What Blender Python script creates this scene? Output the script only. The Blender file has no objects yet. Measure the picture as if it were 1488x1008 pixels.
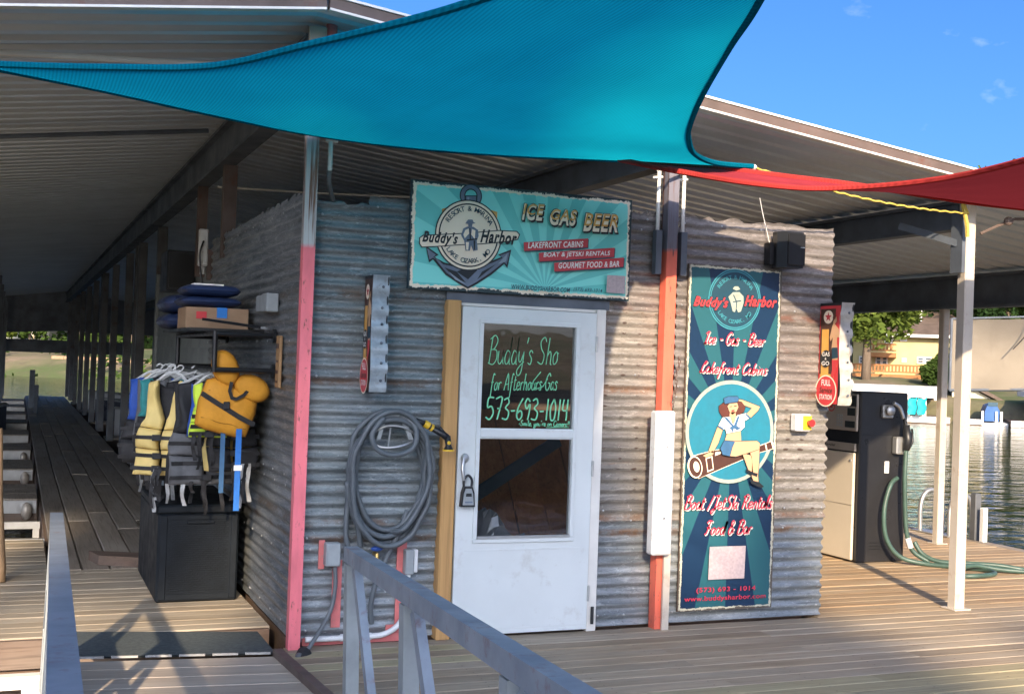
import bpy, math, random
import numpy as np
from mathutils import Vector, Matrix
random.seed(7)
R = math.radians
SC = bpy.context.scene
COL = SC.collection

# ------------------------------------------------------------------ camera
F_PX, IW, IH = 1750.0, 1488.0, 1008.0
CAM_H = 1.7073
YAW, PITCH, ROLL = 0.389825, 0.013675, 0.036071
fw = Vector((math.sin(YAW)*math.cos(PITCH), math.cos(YAW)*math.cos(PITCH), math.sin(PITCH)))
r0 = Vector((math.cos(YAW), -math.sin(YAW), 0)); u0 = r0.cross(fw)
rt = r0*math.cos(ROLL) + u0*math.sin(ROLL); up = u0*math.cos(ROLL) - r0*math.sin(ROLL)
cd = bpy.data.cameras.new('Camera'); cam = bpy.data.objects.new('Camera', cd); COL.objects.link(cam)
cd.sensor_fit = 'HORIZONTAL'; cd.sensor_width = 36.0; cd.lens = 36.0*F_PX/IW
cd.clip_start = 0.05; cd.clip_end = 2000
m = Matrix(((rt.x, up.x, -fw.x, 0), (rt.y, up.y, -fw.y, 0), (rt.z, up.z, -fw.z, CAM_H), (0, 0, 0, 1)))
cam.matrix_world = m
SC.camera = cam

# ------------------------------------------------------------------ sun, sky, exposure
EL = R(22.0); AZ = math.atan2(0.34, 1.0)          # light travels to +Y, a little to +X, and down
sun_to = Vector((-math.sin(AZ)*math.cos(EL), -math.cos(AZ)*math.cos(EL), math.sin(EL)))
sl = bpy.data.lights.new('Sun', 'SUN'); sl.energy = 3.3; sl.angle = R(0.8); sl.color = (1.0, 0.79, 0.55)
so = bpy.data.objects.new('Sun', sl); COL.objects.link(so)
so.rotation_euler = (-sun_to).to_track_quat('-Z', 'Y').to_euler(); so.location = (0, -20, 20)
wd = bpy.data.worlds.new('World'); SC.world = wd; wd.use_nodes = True
nt = wd.node_tree; nt.nodes.clear()
sky = nt.nodes.new('ShaderNodeTexSky'); sky.sky_type = 'NISHITA'; sky.sun_disc = False
sky.sun_elevation = EL; sky.sun_rotation = math.atan2(sun_to.x, sun_to.y); sky.air_density = 0.5; sky.dust_density = 4.0; sky.ozone_density = 5.0
bg = nt.nodes.new('ShaderNodeBackground'); bg.inputs[1].default_value = 0.115
wo = nt.nodes.new('ShaderNodeOutputWorld')
tc = nt.nodes.new('ShaderNodeTexCoord'); nz = nt.nodes.new('ShaderNodeTexNoise'); mp = nt.nodes.new('ShaderNodeMapping')
mp.inputs['Scale'].default_value = (16, 16, 30); nz.inputs['Scale'].default_value = 1.0; nz.inputs['Detail'].default_value = 6
nt.links.new(tc.outputs['Generated'], mp.inputs[0]); nt.links.new(mp.outputs[0], nz.inputs['Vector'])
nz2 = nt.nodes.new('ShaderNodeTexNoise'); nz2.inputs['Scale'].default_value = 5.0; nt.links.new(tc.outputs['Generated'], nz2.inputs['Vector'])
mul = nt.nodes.new('ShaderNodeMath'); mul.operation = 'MULTIPLY'
nt.links.new(nz.outputs[0], mul.inputs[0]); nt.links.new(nz2.outputs[0], mul.inputs[1])
cr = nt.nodes.new('ShaderNodeMapRange'); cr.inputs[1].default_value = 0.425; cr.inputs[2].default_value = 0.56; cr.inputs[4].default_value = 0.32
nt.links.new(mul.outputs[0], cr.inputs[0])
mxc = nt.nodes.new('ShaderNodeMix'); mxc.data_type = 'RGBA'; mxc.inputs[7].default_value = (5.5, 5.6, 5.8, 1)
hsv = nt.nodes.new('ShaderNodeHueSaturation'); hsv.inputs['Saturation'].default_value = 1.15; hsv.inputs['Hue'].default_value = 0.50; nt.links.new(sky.outputs[0], hsv.inputs['Color'])
nt.links.new(cr.outputs[0], mxc.inputs[0]); nt.links.new(hsv.outputs[0], mxc.inputs[6])
nt.links.new(mxc.outputs[2], bg.inputs[0]); nt.links.new(bg.outputs[0], wo.inputs[0])
SC.view_settings.view_transform = 'Standard'; SC.view_settings.look = 'None'
SC.view_settings.exposure = 1.55; SC.view_settings.gamma = 1.0

# ------------------------------------------------------------------ pixel to place helpers (real planes of the site)
def ray(px, py): return rt*((px-IW/2)/F_PX) - up*((py-IH/2)/F_PX) + fw
O = Vector((0, 0, CAM_H))
def oy(px, py, Y): d = ray(px, py); return O + d*(Y/d.y)
def ox(px, py, X): d = ray(px, py); return O + d*(X/d.x)
def oz(px, py, Z): d = ray(px, py); return O + d*((Z-CAM_H)/d.z)
FAR = Vector((0.643, 0.766, 0.0))                 # direction square to the far shore
FARR = Vector((0.766, -0.643, 0.0))
def of(px, py, dist): d = ray(px, py); return O + d*(dist/d.dot(FAR))

# ------------------------------------------------------------------ materials
def srgb(r, g, b):
    f = lambda c: (c/255/12.92) if c/255 <= 0.04045 else ((c/255+0.055)/1.055)**2.4
    return (f(r), f(g), f(b))
MATS = {}
class NT:
    def __init__(s, name):
        s.m = bpy.data.materials.new(name); s.m.use_nodes = True; s.t = s.m.node_tree
        s.b = s.t.nodes['Principled BSDF']; s.out = s.t.nodes['Material Output']; MATS[name] = s.m
    def n(s, typ, **kw):
        nd = s.t.nodes.new(typ)
        for k, v in kw.items():
            if k.startswith('i_'): nd.inputs[int(k[2:])].default_value = v
            else: setattr(nd, k, v)
        return nd
    def l(s, a, b): s.t.links.new(a, b)
    def coord(s, scale=(1, 1, 1), rnd=False):
        c = s.n('ShaderNodeTexCoord'); mpg = s.n('ShaderNodeMapping'); mpg.inputs['Scale'].default_value = scale
        s.l(c.outputs['Object'], mpg.inputs[0])
        if rnd:
            oi = s.n('ShaderNodeObjectInfo'); mm = s.n('ShaderNodeMath', operation='MULTIPLY', i_1=37.0)
            cx = s.n('ShaderNodeCombineXYZ'); s.l(oi.outputs['Random'], mm.inputs[0])
            for i in range(3): s.l(mm.outputs[0], cx.inputs[i])
            s.l(cx.outputs[0], mpg.inputs['Location'])
        return mpg.outputs[0]
    def noise(s, vec, scale=1, detail=4, rough=0.55, dist=0.0):
        nd = s.n('ShaderNodeTexNoise'); nd.inputs['Scale'].default_value = scale; nd.inputs['Detail'].default_value = detail
        nd.inputs['Roughness'].default_value = rough; nd.inputs['Distortion'].default_value = dist
        s.l(vec, nd.inputs['Vector']); return nd.outputs[0]
    def ramp(s, fac, a, b, ca=0.0, cb=1.0):
        nd = s.n('ShaderNodeMapRange'); nd.inputs[1].default_value = a; nd.inputs[2].default_value = b
        nd.inputs[3].default_value = ca; nd.inputs[4].default_value = cb; s.l(fac, nd.inputs[0]); return nd.outputs[0]
    def mix(s, fac, a, b, mode='MIX'):
        nd = s.n('ShaderNodeMix', data_type='RGBA', blend_type=mode)
        for i, v in ((0, fac), (6, a), (7, b)):
            if isinstance(v, tuple): nd.inputs[i].default_value = (*v[:3], 1)
            elif isinstance(v, (int, float)): nd.inputs[i].default_value = v
            else: s.l(v, nd.inputs[i])
        return nd.outputs[2]
    def math(s, op, a, b=0.0):
        nd = s.n('ShaderNodeMath', operation=op)
        for i, v in ((0, a), (1, b)):
            if isinstance(v, (int, float)): nd.inputs[i].default_value = v
            else: s.l(v, nd.inputs[i])
        return nd.outputs[0]
    def xyz(s, obj=True):
        c = s.n('ShaderNodeTexCoord'); sp = s.n('ShaderNodeSeparateXYZ'); s.l(c.outputs['Object'], sp.inputs[0]); return sp.outputs
    def rand(s): return s.n('ShaderNodeObjectInfo').outputs['Random']
    def bump(s, h, strength=0.3, dist=0.01):
        bp = s.n('ShaderNodeBump'); bp.inputs['Strength'].default_value = strength; bp.inputs['Distance'].default_value = dist
        s.l(h, bp.inputs['Height']); s.l(bp.outputs[0], s.b.inputs['Normal'])
    def done(s, col, rough=0.6, metal=0.0, spec=0.5):
        for k, v in (('Base Color', col), ('Roughness', rough), ('Metallic', metal), ('Specular IOR Level', spec)):
            i = s.b.inputs[k]
            if isinstance(v, tuple): i.default_value = (*v[:3], 1)
            elif isinstance(v, (int, float)): i.default_value = v
            else: s.l(v, i)
        return s.m

def plain(name, c, rough=0.6, metal=0.0, var=0.25, scale=6, bump=0.1, stretch=(1, 1, 1), spec=0.5, dirt=None):
    s = NT(name); v = s.coord(stretch, True); n = s.noise(v, scale, 5)
    c2 = tuple(x*(1-var) for x in c); col = s.mix(s.ramp(n, 0.35, 0.65), c, c2)
    if dirt:
        n2 = s.noise(v, scale*2.3, 6, 0.7); col = s.mix(s.ramp(n2, 0.56, 0.72), col, dirt)
    if bump: s.bump(s.noise(v, scale*5, 4), bump, 0.01)
    return s.done(col, s.ramp(n, 0.3, 0.7, max(rough-0.08, 0.02), min(rough+0.1, 1)), metal, spec)

def wood(name, c1, c2, grey=None, axis=0, rough=0.75, dv=0.32):
    s = NT(name); st = [9.0, 9.0, 9.0]; st[axis] = 0.55
    v = s.coord(tuple(st), True); n = s.noise(v, 2.2, 7, 0.65, 0.6); col = s.mix(s.ramp(n, 0.3, 0.7), c1, c2)
    st2 = [1.6]*3; st2[axis] = 0.5
    n2 = s.noise(s.coord(tuple(st2), True), 1.4, 4)
    if grey: col = s.mix(s.ramp(n2, 0.4, 0.68), col, grey)
    st3 = [60.0]*3; st3[axis] = 2.0
    n3 = s.noise(s.coord(tuple(st3), True), 1.0, 3)
    col = s.mix(s.ramp(n3, 0.52, 0.70, 0, 0.42), col, tuple(x*0.4 for x in c2))
    val = s.ramp(s.rand(), 0, 1, 1-dv*0.5, 1+dv*0.35)
    hs = s.n('ShaderNodeHueSaturation'); s.l(val, hs.inputs['Value']); s.l(col, hs.inputs['Color'])
    s.bump(n3, 0.35, 0.004)
    return s.done(hs.outputs[0], s.ramp(n2, 0.3, 0.7, rough-0.12, rough+0.1), 0, 0.35)

def galv(name, base, blue, rust, rust_amt=0.62, axis_x=True, spots=False, streak=True):
    """weathered galvanised sheet with horizontal rust and white bloom"""
    s = NT(name); sx = (0.9, 0.9, 14) if axis_x else (0.9, 0.9, 14)
    v = s.coord(sx, False); n = s.noise(v, 2.0, 7, 0.7, 0.4)
    col = s.mix(s.ramp(n, 0.34, 0.62), base, blue)
    pt = s.noise(s.coord((3.5, 3.5, 16), False), 1.8, 7, 0.75, 0.6)
    col = s.mix(s.ramp(pt, 0.54, 0.66, 0, 0.5), col, tuple(min(x*1.5+.07, .8) for x in base))
    pt3 = s.noise(s.coord((1.4, 1.4, 22), False), 1.3, 6, 0.7)
    col = s.mix(s.ramp(pt3, 0.55, 0.72, 0, 0.7), col, tuple(x*0.35 for x in blue))
    r = s.noise(s.coord((1.1, 1.1, 9), False), 1.7, 7, 0.72, 0.3)
    rf = s.ramp(r, rust_amt-0.03, rust_amt+0.1, 0, 0.85)
    col = s.mix(rf, col, rust)
    if spots:
        x = s.xyz(); gx = s.math('SUBTRACT', s.math('FRACT', s.math('ADD', s.math('DIVIDE', x[0], 0.118), s.math('MULTIPLY', s.noise(s.coord((1, 1, 7)), 1.7, 2), 0.55))), 0.5)
        gz_ = s.math('SUBTRACT', s.math('FRACT', s.math('ADD', s.math('DIVIDE', x[2], 0.0685), 0.30)), 0.5)
        d = s.math('SQRT', s.math('ADD', s.math('POWER', s.math('MULTIPLY', gx, 1.6), 2), s.math('POWER', s.math('MULTIPLY', gz_, 2.1), 2)))
        jit = s.noise(s.coord((9, 9, 15)), 1.0, 2)
        spot = s.math('MULTIPLY', s.ramp(s.math('ADD', d, s.math('MULTIPLY', jit, 0.9)), 0.66, 0.50, 0, 0.9), s.ramp(s.noise(s.coord((2.5, 2.5, 4)), 1.3, 3), .38, .52, .1, 1))
        col = s.mix(spot, col, (0.075, 0.045, 0.035))
    zc_ = s.xyz()[2]; sm_ = s.noise(s.coord((2.2, 2.2, 3)), 2.0, 5, .7)
    for zz_ in (0.72, 2.09, 0.62, 1.56):
        bd_ = s.ramp(s.math('ABSOLUTE', s.math('SUBTRACT', zc_, zz_)), 0.012, 0.035, 1, 0); col = s.mix(s.math('MULTIPLY', bd_, s.ramp(sm_, .42, .58, 0, .8)), col, rust)
    sp1 = s.noise(s.coord((7, 7, 16)), 5.0, 6, 0.8); col = s.mix(s.ramp(sp1, 0.54, 0.68, 0, 0.65), col, tuple(x*0.28 for x in blue))
    sp2 = s.noise(s.coord((4, 4, 9), True), 6.0, 6, 0.8, 0.5); col = s.mix(s.ramp(sp2, 0.58, 0.70, 0, 0.7), col, tuple(min(.72, x*1.9+.05) for x in base))
    sp3 = s.noise(s.coord((40, 40, 40)), 3.0, 3, 0.7); col = s.mix(s.ramp(sp3, 0.64, 0.72, 0, 0.6), col, rust)
    s.bump(s.noise(s.coord((9, 9, 20)), 5, 6, .75), 0.45, 0.004)
    met = s.ramp(rf, 0, 0.8, 0.45, 0.0)
    return s.done(col, s.ramp(n, 0.3, 0.7, 0.42, 0.62), met, 0.4)

C_TEAL = srgb(0, 132, 178)
def fabric(name, c, trans, warp=120.0, var=0.12):
    s = NT(name); v = s.coord((1, 1, 1)); n = s.noise(v, 2.0, 4)
    w = s.n('ShaderNodeTexWave', wave_type='BANDS', bands_direction='X'); w.inputs['Scale'].default_value = warp/6.28; w.inputs['Distortion'].default_value = 0.6
    w.inputs['Detail'].default_value = 2
    s.l(v, w.inputs['Vector'])
    col = s.mix(s.ramp(n, 0.3, 0.7), c, tuple(x*(1-var) for x in c))
    col = s.mix(s.ramp(w.outputs[0], 0.2, 0.9, 0.0, 0.55), col, tuple(x*0.5 for x in c))
    fold_shade = s.noise(s.coord((3.0, 0.5, 1)), 1.5, 5, 0.6, 0.8); col = s.mix(s.ramp(fold_shade, 0.5, 0.75, 0.0, 0.3), col, tuple(x*0.6 for x in c))  # crease shading put into the colour as darker streaks
    d = s.n('ShaderNodeBsdfDiffuse'); tr = s.n('ShaderNodeBsdfTranslucent'); mx = s.n('ShaderNodeMixShader', i_0=trans)
    bp = s.n('ShaderNodeBump'); bp.inputs['Strength'].default_value = 0.15; bp.inputs['Distance'].default_value = 0.004; s.l(w.outputs[0], bp.inputs['Height'])
    s.l(bp.outputs[0], d.inputs['Normal'])
    s.l(col, d.inputs[0]); s.l(col, tr.inputs[0]); s.l(d.outputs[0], mx.inputs[1]); s.l(tr.outputs[0], mx.inputs[2]); s.l(mx.outputs[0], s.out.inputs[0])
    return s.m

def leafmat(name, c1, c2):
    s = NT(name); n = s.noise(s.coord((1, 1, 1)), 0.7, 4)
    wn = s.n('ShaderNodeTexWhiteNoise'); gm = s.n('ShaderNodeNewGeometry'); s.l(gm.outputs['Random Per Island'], wn.inputs[1]) if False else None
    col = s.mix(s.ramp(n, 0.35, 0.65), c1, c2); col = s.mix(s.ramp(gm.outputs['Random Per Island'], 0, 1, 0, 0.6), col, tuple(x*0.45 for x in c2))
    d = s.n('ShaderNodeBsdfDiffuse'); tr = s.n('ShaderNodeBsdfTranslucent'); mx = s.n('ShaderNodeMixShader', i_0=0.35)
    s.l(col, d.inputs[0]); s.l(col, tr.inputs[0]); s.l(d.outputs[0], mx.inputs[1]); s.l(tr.outputs[0], mx.inputs[2]); s.l(mx.outputs[0], s.out.inputs[0])
    return s.m

def glassmat(name, tint, refl=0.12):
    s = NT(name); g = s.n('ShaderNodeBsdfGlossy'); g.inputs['Roughness'].default_value = 0.015; t = s.n('ShaderNodeBsdfTransparent')
    t.inputs[0].default_value = (*tint, 1); fr = s.n('ShaderNodeFresnel'); fr.inputs[0].default_value = 1.5
    f = s.math('ADD', fr.outputs[0], refl); mx = s.n('ShaderNodeMixShader'); s.l(f, mx.inputs[0]); s.l(t.outputs[0], mx.inputs[1]); s.l(g.outputs[0], mx.inputs[2])
    s.l(mx.outputs[0], s.out.inputs[0])
    n = s.noise(s.coord((1, 1, 1)), 3.0, 2); bp = s.n('ShaderNodeBump'); bp.inputs['Strength'].default_value = 0.06; bp.inputs['Distance'].default_value = 0.02
    s.l(n, bp.inputs['Height']); s.l(bp.outputs[0], g.inputs['Normal'])
    return s.m

def postpaint(name, paint, top, rust, zline):
    """steel post: bare galvanised above the line where the paint ends, rust runs"""
    s = NT(name); x = s.xyz(); n = s.noise(s.coord((6, 6, 3)), 1.5, 4)
    zz = s.math('ADD', x[2], s.math('MULTIPLY', n, 0.05)); f = s.ramp(zz, zline, zline+0.03)
    st = s.noise(s.coord((30, 30, 0.8)), 1.0, 5, 0.7); tcol = s.mix(s.ramp(st, 0.52, 0.6), top, rust)
    p = s.mix(s.ramp(s.noise(s.coord((8, 8, 2)), 2.0, 5), 0.4, 0.75), paint, tuple(c*0.78 for c in paint))
    p = s.mix(s.ramp(s.noise(s.coord((22, 22, 7)), 1.5, 6, .75), 0.60, 0.66), p, rust)
    return s.done(s.mix(f, p, tcol), 0.5, 0.0, 0.5)

# base palette
wood('deck_grey_brown', (0.40, 0.315, 0.215), (0.265, 0.205, 0.14), (0.40, 0.34, 0.26), 0)
wood('deck_sunlit', (0.44, 0.31, 0.18), (0.32, 0.215, 0.125), (0.40, 0.32, 0.22), 0, dv=.35)  # sun's warmth put into the colour of the lit deck boards
wood('deck_new_green', (0.40, 0.34, 0.205), (0.30, 0.26, 0.155), (0.37, 0.335, 0.22), 0, dv=.25)
wood('deck_left', (0.43, 0.355, 0.255), (0.30, 0.24, 0.17), (0.43, 0.375, 0.29), 0)
wood('deck_walk', (0.31, 0.26, 0.205), (0.20, 0.165, 0.13), (0.33, 0.29, 0.24), 1)
wood('ramp_board', (0.50, 0.42, 0.34), (0.41, 0.34, 0.275), (0.50, 0.44, 0.37), 0, dv=.2)
wood('raw_lumber', (0.55, 0.33, 0.13), (0.42, 0.23, 0.09), None, 2, dv=.2)
wood('old_timber', (0.20, 0.125, 0.085), (0.11, 0.07, 0.05), (0.19, 0.15, 0.12), 0)
wood('pole_wood', (0.42, 0.27, 0.14), (0.28, 0.17, 0.09), None, 2)
wood('cabin_wood', (0.33, 0.13, 0.055), (0.20, 0.075, 0.035), None, 2)
wood('far_deck_wood', (0.40, 0.19, 0.07), (0.30, 0.13, 0.05), None, 0)
wood('interior_wood', (0.70, 0.32, 0.13), (0.48, 0.20, 0.08), None, 2)
galv('galv_blue', (0.28, 0.31, 0.315), (0.14, 0.17, 0.185), (0.16, 0.10, 0.065), 0.66)
galv('galv_side', (0.30, 0.31, 0.31), (0.13, 0.15, 0.165), (0.12, 0.085, 0.06), 0.68)
galv('galv_low', (0.33, 0.355, 0.365), (0.17, 0.195, 0.21), (0.22, 0.115, 0.055), 0.66)
galv('galv_warm', (0.35, 0.325, 0.285), (0.215, 0.20, 0.18), (0.25, 0.125, 0.06), 0.64, spots=True)
galv('galv_rosy', (0.32, 0.29, 0.27), (0.175, 0.16, 0.155), (0.17, 0.08, 0.055), 0.60)
plain('roof_metal', (0.76, 0.82, 0.88), 0.42, 0.4, 0.12, 1.3, 0.0)
plain('roof_top', (0.55, 0.55, 0.54), 0.5, 0.2, 0.15, 1, 0)
plain('steel_dark', (0.14, 0.165, 0.20), 0.55, 0.2, 0.35, 3, 0.05)
plain('steel_post', (0.14, 0.15, 0.165), 0.55, 0.2, 0.35, 3, 0.05, dirt=(0.08, 0.05, 0.035))
plain('steel_rusty', (0.15, 0.11, 0.095), 0.6, 0.1, 0.35, 3, 0.05, dirt=(0.14, 0.06, 0.04))
plain('cream_steel', (0.56, 0.50, 0.42), 0.45, 0.0, 0.12, 4, 0.04, dirt=(0.42, 0.33, 0.25))
plain('white_trim', (0.78, 0.76, 0.71), 0.5, 0, 0.12, 5, 0.03)
plain('white_door', (0.68, 0.72, 0.72), 0.38, 0, 0.08, 2.5, 0.03, dirt=(0.55, 0.56, 0.54))
plain('rail_steel', (0.32, 0.365, 0.415), 0.5, 0.25, 0.25, 5, 0.08, dirt=(0.24, 0.17, 0.17))
plain('rail_pale', (0.40, 0.44, 0.45), 0.5, 0.35, 0.25, 5, 0.08)
plain('aluminium', (0.55, 0.56, 0.56), 0.38, 0.75, 0.18, 6, 0.05)
plain('pvc_white', (0.72, 0.73, 0.73), 0.4, 0, 0.12, 8, 0.02, dirt=(0.45, 0.42, 0.38))
plain('grey_box', (0.33, 0.36, 0.37), 0.5, 0, 0.18, 8, 0.03)
plain('cable_grey', (0.14, 0.155, 0.165), 0.5, 0, 0.25, 12, 0.05)
plain('hose_grey', (0.115, 0.135, 0.15), 0.45, 0, 0.22, 12, 0.05)
plain('hose_green', (0.055, 0.105, 0.085), 0.42, 0, 0.25, 14, 0.05)
plain('black_plastic', (0.018, 0.020, 0.024), 0.42, 0, 0.3, 10, 0.06)
plain('resin_dark', (0.010, 0.014, 0.019), 0.55, 0, 0.3, 10, 0.06, spec=0.2)
plain('black_metal', (0.014, 0.015, 0.017), 0.4, 0.2, 0.3, 10, 0.04)
plain('pump_black', (0.022, 0.022, 0.024), 0.33, 0.0, 0.35, 5, 0.03)
plain('pump_cream', (0.63, 0.56, 0.45), 0.35, 0, 0.08, 2.5, 0.02)
plain('pump_face', (0.42, 0.37, 0.31), 0.35, 0.2, 0.1, 4, 0.02)
plain('screen', (0.03, 0.035, 0.035), 0.15, 0, 0.1, 4, 0)
plain('ink', (0.012, 0.016, 0.020), 0.5, 0, 0.1, 6, 0)
plain('ink_navy', (0.010, 0.055, 0.090), 0.5, 0, 0.1, 6, 0)
plain('cream_print', (0.94, 0.80, 0.62), 0.45, 0, 0.05, 6, 0)
plain('white_print', (0.90, 0.88, 0.84), 0.45, 0, 0.05, 6, 0)
plain('orange_print', (0.80, 0.42, 0.09), 0.45, 0, 0.2, 9, 0)
plain('red_print', (0.62, 0.045, 0.055), 0.45, 0, 0.1, 6, 0)
plain('pinkred_print', (0.52, 0.035, 0.075), 0.45, 0, 0.1, 6, 0)
plain('slate_print', (0.155, 0.195, 0.27), 0.45, 0, 0.25, 14, 0)
plain('slate_light', (0.30, 0.36, 0.44), 0.45, 0, 0.15, 14, 0)
plain('disc_print', (0.018, 0.185, 0.27), 0.45, 0, 0.12, 14, 0)
plain('pale_ring', (0.36, 0.41, 0.36), 0.45, 0, 0.2, 25, 0)
plain('tealink', (0.05, 0.29, 0.36), 0.45, 0, 0.2, 25, 0)
plain('skin_print', (0.62, 0.37, 0.21), 0.45, 0, 0.06, 10, 0)
plain('hair_print', (0.12, 0.035, 0.022), 0.45, 0, 0.2, 20, 0)
plain('denim_print', (0.045, 0.135, 0.27), 0.45, 0, 0.2, 20, 0)
plain('brown_print', (0.075, 0.030, 0.020), 0.45, 0, 0.2, 20, 0)
plain('marker_green', (0.22, 0.72, 0.40), 0.5, 0, 0.15, 30, 0)
plain('paint_salmon', (0.72, 0.20, 0.19), 0.5, 0, 0.2, 9, 0.05, dirt=(0.45, 0.22, 0.18))
plain('yellow_paint', (0.80, 0.50, 0.03), 0.4, 0, 0.1, 9, 0)
plain('brass', (0.45, 0.30, 0.10), 0.35, 0.8, 0.2, 9, 0)
plain('blue_valve', (0.03, 0.10, 0.42), 0.4, 0, 0.1, 9, 0)
plain('red_button', (0.60, 0.03, 0.03), 0.35, 0, 0.1, 9, 0)
plain('cardboard', (0.33, 0.215, 0.13), 0.85, 0, 0.15, 8, 0.03)
plain('wood_tag', (0.40, 0.235, 0.11), 0.7, 0, 0.2, 20, 0.03)
plain('vinyl_navy', (0.018, 0.035, 0.10), 0.42, 0, 0.3, 8, 0.1)
plain('vest_orange', (0.74, 0.33, 0.025), 0.7, 0, 0.18, 9, 0.3)
plain('vest_yellow', (0.78, 0.60, 0.22), 0.7, 0, 0.12, 9, 0.3)
plain('vest_neon', (0.62, 0.85, 0.06), 0.65, 0, 0.1, 9, 0.2)
plain('vest_black', (0.020, 0.021, 0.025), 0.75, 0, 0.3, 9, 0.3)
plain('vest_grey', (0.13, 0.135, 0.145), 0.75, 0, 0.25, 9, 0.3)
plain('vest_blue', (0.02, 0.085, 0.42), 0.7, 0, 0.2, 9, 0.3)
plain('vest_teal', (0.03, 0.26, 0.27), 0.7, 0, 0.2, 9, 0.3)
plain('vest_white', (0.62, 0.64, 0.64), 0.6, 0, 0.12, 9, 0.1)
plain('web_grey', (0.42, 0.43, 0.43), 0.7, 0, 0.15, 30, 0.2)
plain('web_black', (0.02, 0.02, 0.022), 0.7, 0, 0.15, 30, 0.2)
plain('web_blue', (0.02, 0.17, 0.58), 0.6, 0, 0.12, 30, 0.2)
plain('rope_yellow', (0.66, 0.50, 0.10), 0.8, 0, 0.3, 60, 0.3)
plain('rubber_mat', (0.085, 0.105, 0.11), 0.8, 0, 0.35, 40, 0.4)
plain('lap_siding', (0.235, 0.265, 0.275), 0.6, 0, 0.12, 4, 0.03)
plain('house_yellow', (0.52, 0.44, 0.20), 0.75, 0, 0.08, 1, 0)
plain('house_cream', (0.70, 0.62, 0.45), 0.75, 0, 0.08, 1, 0)
plain('shingle', (0.13, 0.095, 0.075), 0.85, 0, 0.3, 2, 0.1)
plain('window_far', (0.07, 0.09, 0.11), 0.15, 0, 0.2, 2, 0)
plain('slide_teal', (0.02, 0.42, 0.44), 0.4, 0, 0.1, 3, 0)
plain('cover_blue', (0.02, 0.10, 0.30), 0.55, 0, 0.2, 3, 0)
plain('bark', (0.16, 0.12, 0.085), 0.9, 0, 0.3, 6, 0.4, (1, 1, .2))
plain('boat_white', (0.55, 0.56, 0.56), 0.3, 0, 0.1, 2, 0)
plain('boat_dark', (0.03, 0.035, 0.05), 0.3, 0, 0.1, 2, 0)
plain('canvas_dark', (0.045, 0.05, 0.06), 0.8, 0, 0.2, 4, 0.1)
plain('lime_print', (0.55, 0.75, 0.10), 0.5, 0, 0.1, 6, 0)
plain('sky_print', (0.02, 0.20, 0.62), 0.5, 0, 0.1, 6, 0)
postpaint('post_salmon_shade', (0.86, 0.20, 0.235), (0.50, 0.52, 0.52), (0.17, 0.075, 0.04), 2.36)  # one salmon paint in two tints: pinker as shaded, redder as sunlit
postpaint('post_salmon_sun', (0.78, 0.155, 0.095), (0.17, 0.165, 0.20), (0.12, 0.06, 0.05), 2.50)
leafmat('leaf_mid', (0.085, 0.135, 0.032), (0.05, 0.09, 0.022))
leafmat('leaf_dark', (0.045, 0.085, 0.026), (0.026, 0.055, 0.02))
leafmat('leaf_pale', (0.165, 0.215, 0.045), (0.10, 0.15, 0.032))
glassmat('door_glass', (0.80, 0.81, 0.82), 0.05)
glassmat('boat_glass', (0.3, 0.33, 0.36), 0.1)
fabric('sail_teal', (0.006, 0.48, 0.60), 0.62)
fabric('sail_teal_hem', (0.004, 0.26, 0.39), 0.4)
fabric('sail_red', (0.40, 0.05, 0.065), 0.2)
fabric('sail_red_hem', (0.55, 0.06, 0.055), 0.25)
fabric('sail_tan', (0.50, 0.43, 0.33), 0.45, 900.0)
plain('sign_strip', (0.52, 0.50, 0.46), 0.45, 0.1, 0.3, 14, 0.1, dirt=(0.33, 0.29, 0.25))
plain('script_pale', (0.60, 0.56, 0.52), 0.5, 0, 0.1, 9, 0)
plain('patch_print', (0.52, 0.42, 0.43), 0.5, 0, 0.2, 60, 0)

s = NT('water'); v = s.coord((1, 1, 1)); n1 = s.noise(s.coord((0.55, 1.1, 1)), 1.6, 5, 0.55, 0.4); n2 = s.noise(v, 0.12, 3)
s.bump(n1, 0.42, 0.14); s.done(s.mix(s.ramp(n2, .3, .7), (0.018, 0.026, 0.014), (0.03, 0.036, 0.018)), 0.06, 0, 0.15)
s = NT('ground'); v = s.coord((1, 1, 1)); n1 = s.noise(v, 0.12, 6); n2 = s.noise(v, 1.3, 5)
c = s.mix(s.ramp(n1, .42, .6), (0.075, 0.10, 0.03), (0.21, 0.16, 0.10)); c = s.mix(s.ramp(n2, .5, .7, 0, .5), c, (0.10, 0.08, 0.05)); s.bump(n2, .5, .2); s.done(c, 0.95)

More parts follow.
